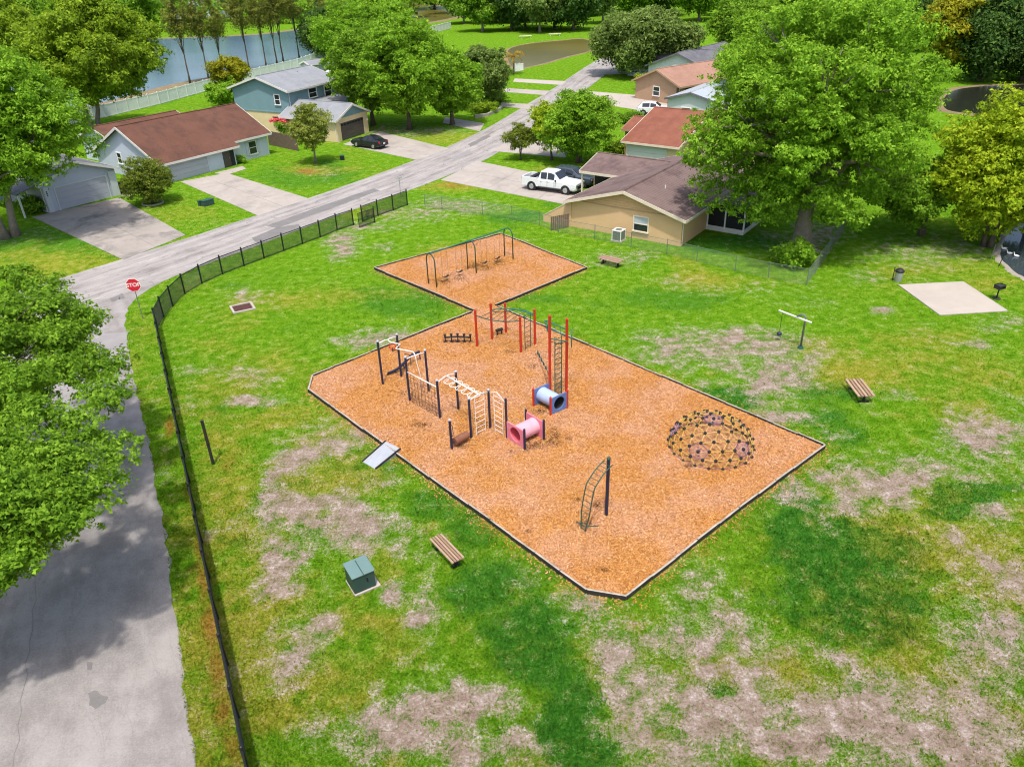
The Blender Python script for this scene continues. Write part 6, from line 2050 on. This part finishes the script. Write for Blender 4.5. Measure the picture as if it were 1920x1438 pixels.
# ---- trees right of it by the water
b, H, W_ = tpx(1728, 440, 292, 230)
tree('leaning_tree', 'mid green leaning tree with forked trunk between the oak and the pond', b, H, 9.0, 'oak', 30000, .15, .22, .2, 'bark', (-.1, .0), 12, 40, .75, .2, 2, asym=(-.6, 0), limbs=12)
b, H, W_ = tpx(1850, 462, 190, 210)
tree('yellow_green_tree', 'bushy yellow green tree on the bank at the right edge', b, H + .8, 11.0, 'lime', 52000, .14, .07, .25, 'bark', (.02, 0), 13, 75, .8, .18, 3, limbs=14, Dp=8)
b, H, W_ = tpx(1925, 430, 240, 140)
tree('yellow_green_tree', 'second yellow green tree crossing the right picture edge', b, H, 7.5, 'lime', 20000, .15, .12, .2, 'bark', (.02, 0), 14, 36, .8, .2, 1, limbs=8)
b, H, W_ = tpx(1768, 150, -35, 90)
tree('bronze_tree', 'tall bronze green tree rising behind the huge oak on the right', b, H, 9, 'gold', 16000, .3, .08, .3, 'bark', seed=15, nclump=40, cr=.2, limbs=8)
for i, (px, py, yt, wp, lab) in enumerate([(1835, 152, -30, 150, 'dark mossy oak left of two beyond the shaded pond'), (1915, 152, -30, 170, 'dark mossy oak at the top right corner beyond the pond'), (1690, 95, -20, 150, 'dark oak crown hidden high behind the huge oak'), (1985, 155, -30, 170, 'dark mossy oak crossing the right edge beyond the pond')]):
    b, H, W_ = tpx(px, py, yt, wp)
    tree('mossy_oak', lab, b, H, W_, 'dark', 24000, .30, .02, .4, 'bark', seed=30 + i, nclump=65, cr=.16, droop=1.5, limbs=10, group='dark oaks beyond the shaded pond')

for i, (px, py, yt, W2, lab) in enumerate([(1590, 200, -30, 14, 'tall bright tree directly behind the top of the huge oak'), (1420, 215, 10, 12, 'bright tree filling the gap left behind the huge oak')]):
    b, H, W_ = tpx(px, py, yt, 100)
    tree('back_tree', lab, b, H, W2, 'bright', 26000, .22, .08, .35, 'bark', seed=80 + i, nclump=60, cr=.16, limbs=10, group='bright trees behind the huge oak')
# ---- left side
b, H, W_ = tpx(20, 445, 62, 235)
tree('oak_tree', 'bright oak with twin pale trunks shading the grey house', b, H, 15.5, 'bright', 75000, .15, .16, .42, 'bark_pale', (.02, .02), 16, 100, .72, .145, 2, asym=(.8, .5), limbs=24, Dp=13)
b, H, W_ = tpx(182, 250, -18, 240)
tree('olive_tree', 'tall olive green tree behind the rust roofed house', b, H, 21.0, 'olive', 76000, .22, .15, .45, 'bark_pale', (.05, .0), 17, 105, .72, .14, 2, asym=(1.6, 0), limbs=34)
b, H, W_ = tpx(35, 180, -30, 160)
tree('olive_tree', 'olive green tree at the top left corner of the view', b, H, 17, 'olive', 30000, .28, .2, .4, 'bark', (.0, .0), 18, 60, .72, .16, 1, limbs=12)
# the near tree hanging over the side road from the left
nt = Vector((-25.2, 23.0, 0))
tree('roadside_oak', 'near green oak hanging over the middle of the side road at left', nt, 9.4, 10.5, 'oak', 88000, .088, .36, .32, 'bark', (.0, .0), 19, 110, .62, .14, 2, asym=(3.0, 4.2), Dp=19, limbs=34, hollow=.05, extra=[(g(*q), 1.1) for q in ((60, 780, 7), (150, 800, 6.5), (205, 850, 6), (195, 740, 6.5), (100, 700, 7), (30, 720, 7.5), (200, 690, 6), (110, 860, 6.5), (40, 850, 7), (170, 910, 6), (90, 620, 7), (30, 640, 7), (30, 520, 8), (85, 545, 7.5), (60, 590, 7.5), (140, 610, 6.5), (10, 580, 8), (150, 690, 6), (70, 940, 6.5), (130, 960, 6), (20, 920, 7))])
tree('roadside_oak', 'nearest green oak hanging over the side road at the lower left edge', Vector((-20.6, 13.6, 0)), 8.4, 7.2, 'oak', 52000, .088, .38, .3, 'bark', (.0, .0), 44, 60, .6, .17, 1, asym=(3.4, 5.4), Dp=8.5, limbs=22, hollow=.05)
b, H, W_ = tpx(287, 382, 294, 88)
tree('round_shrub', 'round bronze green multi stem shrub between two driveways', b, H + .2, 4.9, 'shrub', 26000, .07, .0, .1, 'bark', seed=20, nclump=70, hollow=.5, cr=.15, forks=5, limbs=12, cat='shrub', zsq=.9)
mb = MB(); mb.tube([(b.x + .95 * math.cos(t), b.y + .95 * math.sin(t), .06) for t in [2 * math.pi * i / 20 for i in range(20)]], .09, 6, closed=True)
o = mb.build('planting_ring', M['stone']); tag(o, 'pale stone ring around the foot of the round shrub', 'planting ring')
b, H, W_ = tpx(592, 306, 188, 84)
tree('magnolia_tree', 'small magnolia tree with pale leaves on the lawn of the blue house', b, H, 5.0, 'magnolia', 18000, .09, .13, .13, 'bark_pale', seed=22, nclump=40, cr=.17, limbs=12, zsq=.9)
b, H, W_ = tpx(440, 197, 106, 88)
tree('golden_tree', 'golden topped rounded tree in front of the lake', b, H, 8.0, 'gold', 9000, .19, .35, .16, seed=23, nclump=26, cr=.22, limbs=6)
b, H, W_ = tpx(436, 200, 140, 84)
tree('green_bush', 'green bushy tree below the golden topped tree', b + Vector((0, -1.5, 0)), 4.6, 7.6, 'bright', 9000, .19, .05, .14, seed=24, nclump=26, cr=.22, limbs=5, cat='bush')
for i, (px, py, yt, W2, N, lab, sd_, lf) in enumerate([(768, 243, 28, 13.5, 60000, 'large bright green tree with dark trunk beside the black sedan', 25, 'bright'), (848, 234, 92, 9.0, 26000, 'smaller bright tree right of the large one on the shaded lawn', 26, 'bright'), (700, 235, 40, 11.0, 34000, 'leafy tree overlapping the garage of the blue house', 27, 'oak'), (660, 150, -8, 14, 26000, 'bright tall tree beyond the blue house at the lake', 28, 'bright')]):
    b, H, W_ = tpx(px, py, yt, 100)
    tree('lawn_tree', lab, b, H, W2, lf, N, .17, .09, .3, 'bark', seed=sd_, nclump=80, cr=.15, limbs=14, group='bright trees across the road')
b, H, W_ = tpx(905, 200, 84, 118)
tree('grey_green_tree', 'grey green feathery tree above the garden kerb', b, H, 9.6, 'grey', 24000, .19, .12, .2, seed=29, nclump=44, cr=.19, limbs=8)
b, H, W_ = tpx(616, 112, 10, 80)
tree('dark_tree', 'dark weeping tree at the right end of the lake', b, H, 10.5, 'dark', 16000, .32, .08, .3, seed=33, nclump=40, cr=.2, droop=2.0, limbs=6)
# round trees on the right of the road
b, H, W_ = tpx(1086, 306, 160, 142)
tree('round_tree', 'dense round bright tree standing above the parked pickup', b, H, 8.2, 'bright', 42000, .125, .06, .2, seed=34, nclump=64, cr=.17, limbs=10, forks=2)
b, H, W_ = tpx(1060, 310, 190, 90)
tree('round_tree', 'yellowish side tree touching the left of the round bright tree', b + Vector((-1.4, 2.4, 0)), 6.4, 5.2, 'lime', 15000, .12, .12, .14, seed=35, nclump=34, cr=.18, limbs=8)
b, H, W_ = tpx(976, 300, 230, 66)
tree('vase_shrub', 'small bronze vase shaped shrub beside the road', b, H, 3.9, 'shrub', 9000, .085, .2, .07, seed=36, nclump=30, cr=.19, forks=4, limbs=8, cat='shrub')
b, H, W_ = tpx(1216, 140, 6, 215)
tree('live_oak', 'spreading grey green live oak over the far end of the road', b, H, 20.5, 'grey', 52000, .3, .10, .55, 'bark', seed=37, nclump=90, cr=.17, droop=2.2, limbs=22, asym=(-1.2, 0))
b, H, W_ = tpx(1395, 120, -12, 150)
tree('live_oak', 'dark green oak behind the dark grey roof', b, H, 16, 'oak', 30000, .3, .2, .5, 'bark', seed=38, nclump=60, cr=.17, droop=1.2, limbs=12)
b, H, W_ = tpx(1203, 170, 145, 22)
tree('sapling', 'small bright sapling on the lawn below the live oak', b, 2.6, 2.2, 'lime', 1500, .14, .2, .04, seed=39, nclump=10, cr=.3, limbs=4)
b, H, W_ = tpx(1183, 232, 205, 44)
tree('hedge', 'clipped dark green hedge in front of the white suv', b, 1.5, 3.6, 'oak', 5000, .12, .02, .05, seed=40, nclump=26, cr=.3, limbs=3, cat='hedge', Dp=1.6)
b, H, W_ = tpx(455, 306, 290, 14)
tree('bush', 'small clipped bush under the window of the rust roofed house', b, .9, 1.0, 'bright', 900, .08, .02, .03, seed=41, nclump=8, cr=.4, limbs=2, cat='bush')
b, H, W_ = tpx(530, 262, 240, 34)
tr_ = tree('flower_bush', 'red flowering bush above the brown board fence', b + Vector((0, 1.5, 0)), 2.4, 2.8, 'bright', 1500, .12, .2, .05, seed=42, nclump=10, cr=.3, limbs=3, cat='bush')
V = leaf_cloud([((.0, -.3, 2.2), .9, .4), ((.9, -.2, 2.1), .7, .4), ((-.8, -.3, 2.1), .7, .4)], 900, .11, seed=43)
np_mesh('blossom', V, np.arange(len(V)).reshape(-1, 3), M['flower'], parent=tr_)
for i, (px, py, w, lf, lab) in enumerate([(905, 212, 5, 'olive', 'low mixed shrubs filling the garden behind the kerb wall'), (60, 400, 2.2, 'oak', 'dark shrub beside the porch of the grey house'), (930, 190, 3, 'bright', 'bright green clump in the garden above the kerb wall'), (1160, 292, 3, 'olive', 'pale loose shrub between the round tree and the red roof'), (440, 182, 9, 'shrub', 'brushy brown hedge along the lake fence below the golden tree'), (620, 138, 6, 'oak', 'dark shrub row beyond the roof of the blue house')]):
    b = g(px, py)
    tree('garden_shrub', lab, b, 1.6, w, lf, 2600, .14, .02, .05, seed=50 + i, nclump=20, cr=.35, limbs=4, cat='shrub')


# palm-like plants
def fronds(name, label, base, H, n, ln, leaf, sd_, tr=.14, droop=.9, cat='palm'):
    rd = random.Random(sd_)
    t = thing(name, label, cat, base)
    if H > .3:
        mb = MB(); mb.tube([(0, 0, -.1), (.1, 0, H * .5), (.05, .05, H)], [tr * 1.2, tr, tr], 8); mb.build('trunk', M['bark'], t)
    for k in range(n):
        an = 2 * math.pi * k / n + rd.uniform(-.2, .2); el = rd.uniform(.1, 1.1)
        mb = MB()
        pts = []
        for j in range(8):
            s = j / 7
            r_ = ln * s * math.cos(el * (1 - .3 * s)); z = H + ln * (math.sin(el) * s - droop * s * s * .6)
            pts.append(Vector((r_ * math.cos(an), r_ * math.sin(an), z)))
        for j in range(7):
            p, q = pts[j], pts[j + 1]
            s2 = Vector((-math.sin(an), math.cos(an), 0)) * ln * .16 * math.sin(math.pi * (j + .7) / 8)
            mb.add([p, q, q + s2 + Vector((0, 0, -.12 * ln)), p, q, q - s2 + Vector((0, 0, -.12 * ln))], [(0, 1, 2), (3, 5, 4)])
        mb.build('frond', L[leaf], t)
    return t


fronds('dry_palm', 'orange tinted palm standing beside the brown pond', g(963, 140), 3.2, 16, 2.6, 'palm', 3)
fronds('agave', 'spiky bright green plant in the garden by the road', g(938, 192), .1, 14, 1.9, 'bright', 4, droop=.5, cat='plant')

# thin lake pines
rdp = random.Random(5)
pines = [(500, 128, 'first'), (520, 124, ''), (532, 121, ''), (562, 115, ''), (392, 152, ''), (357, 158, ''), (420, 148, ''), (607, 107, ''), (468, 133, ''), (640, 92, '')]
pl = ['thin pine by the lake just right of the golden tree', 'thin pine by the lake, second right of the golden tree', 'thin pine by the lake, third right of the golden tree', 'thin lake pine above the ridge of the blue house roof', 'thin pine by the lake rising left of the golden tree',
      'leftmost thin pine on the near lake shore', 'thin pine directly behind the golden tree', 'thin pine at the right end of the long white fence', 'thin pine overtopping the right side of the golden tree', 'rightmost thin pine at the narrow end of the lake']
proto = None
for i, (px, py, _) in enumerate(pines):
    b = g(px, py)
    sc = rdp.uniform(.9, 1.12)
    if proto is None:
        proto = tree('lake_pine', pl[0], b, 16.0, 6.0, 'pine', 2600, .20, .46, .15, 'bark', seed=60, nclump=30, cr=.13, limbs=16, droop=1.6, group='thin pines along the lake shore', hollow=.1)
    else:
        copy_tree(proto, b, rdp.uniform(0, 6.28), pl[i], (sc, sc, sc))

# trees beyond the ponds: individual trees along the far side
far = []
protoA = tree('far_oak', 'broad mossy oak with pale trunk standing left of the far bench lawn', g(905, 60), 11, 15, 'oak', 14000, .42, .22, .4, 'bark_pale', seed=70, nclump=42, cr=.19, limbs=8, droop=1.2, group='trees beyond the ponds')
protoB = tree('far_dark_oak', 'dark mossy oak over the far bank of the brown pond, leftmost of the dark ones', g(960, 58), 13, 15, 'dark', 14000, .42, .12, .4, 'bark', seed=71, nclump=42, cr=.19, limbs=8, droop=1.8, group='trees beyond the ponds')
protoC = tree('far_grey_tree', 'grey green far tree with a pale straight trunk above the pond', g(1012, 62), 12, 11, 'grey', 12000, .42, .25, .35, 'bark_pale', seed=72, nclump=36, cr=.2, limbs=8, droop=1.2, group='trees beyond the ponds')
protoD = tree('far_bright_tree', 'bright far tree left of the far pond', g(700, 60), 12, 13, 'bright', 12000, .42, .15, .35, 'bark', seed=73, nclump=40, cr=.2, limbs=8, group='trees beyond the ponds')
spots = [(protoB, 1040, 55, 1.0, 'dark mossy oak right above the middle of the brown pond'), (protoB, 1075, 58, 1.05, 'dark mossy oak above the right end of the brown pond'), (protoA, 870, 45, .9, 'broad oak at the left end of the far oak row'), (protoC, 985, 52, 1.05, 'grey green tree between the dark oaks over the pond'),
         (protoB, 900, 28, 1.1, 'dark oak in the second row above the far lawn'), (protoC, 1130, 45, 1.1, 'grey green tree behind the left shoulder of the live oak'), (protoA, 1180, 35, 1.1, 'oak crown showing just above the live oak'), (protoB, 1240, 30, 1.2, 'dark oak behind the top of the live oak'),
         (protoA, 1310, 40, 1.2, 'broad oak right of the live oak top'), (protoC, 1360, 30, 1.2, 'grey green tree over the dark grey roof'), (protoB, 1450, 30, 1.2, 'dark oak peeping left of the huge oak top'), (protoD, 1560, 40, 1.2, 'bright tree behind the huge oak top'),
         (protoD, 590, 62, .9, 'bright tree on the lake shore left of the dark weeping tree'), (protoD, 735, 70, .8, 'bright tree in front of the far pond'), (protoA, 60, 70, 1.2, 'oak far beyond the lake at the left edge'), (protoD, 150, 60, 1.1, 'bright tree far beyond the lake on the left'),
         (protoA, 260, 62, 1.0, 'oak on the far lake shore behind the olive tree'), (protoC, 330, 40, 1.0, 'grey green tree on the far lawn left of the pale building'), (protoC, 440, 40, 1.0, 'grey green tree on the far lawn above the golden tree'), (protoC, 545, 38, 1.0, 'grey green tree on the far lawn above the blue house'),
         (protoB, 930, 44, 1.1, 'dark oak close behind the leaning pale trunk on the far lawn'), (protoB, 1005, 40, 1.15, 'dark oak standing behind the two far benches'), (protoA, 1055, 38, 1.15, 'oak behind the right end of the brown pond trees'), (protoB, 1100, 30, 1.2, 'dark oak high above the right end of the brown pond'), (protoA, 960, 30, 1.15, 'oak in the back row over the far benches'), (protoD, 1150, 22, 1.2, 'bright tree in the back row above the road end'),
         (protoB, 815, 18, 1.1, 'dark oak at the right end of the far pond'), (protoA, 760, 2, 1.2, 'oak on the far side of the far pond')]
for src, px, py, sc, lab in spots:
    copy_tree(src, g(px, py), rdp.uniform(0, 6.28), lab, (sc, sc, sc * rdp.uniform(.9, 1.1)))
# benches of the far lawn
for px, py, lab in ((985, 72, 'pale far bench on the lawn beyond the brown pond'), (1040, 68, 'second pale far bench right of the first beyond the pond')):
    p = g(px, py); t = thing('far_bench', lab, 'bench', p, .2)
    mb = MB(); mb.box((0, 0, .5), (3.2, .8, .12)); mb.build('seat', M['trim'], t)
    for s in (-1, 1):
        mb = MB(); mb.box((s * 1.2, 0, .22), (.15, .6, .44)); mb.build('leg', M['trim'], t)
# the far wood that closes the view, one mass
r9 = np.random.default_rng(99)
cl = []
for k in range(560):
    a = r9.uniform(-.95, .95); dist = r9.uniform(290, 520)
    x, y = dist * math.sin(a), dist * math.cos(a)
    h = r9.uniform(5, 13)
    cl.append(((x, y, h), r9.uniform(4, 7.5), .9))
    cl.append(((x + r9.uniform(-5, 5), y - 2, h * .4), r9.uniform(4, 6), .9))
V = leaf_cloud(cl, 140000, .95, seed=98)
fw_ = np_mesh('distant_wood', V, np.arange(len(V)).reshape(-1, 3), L['oak'])
struct(fw_, 'stuff', 'distant mass of woodland closing the view beyond the lakes')
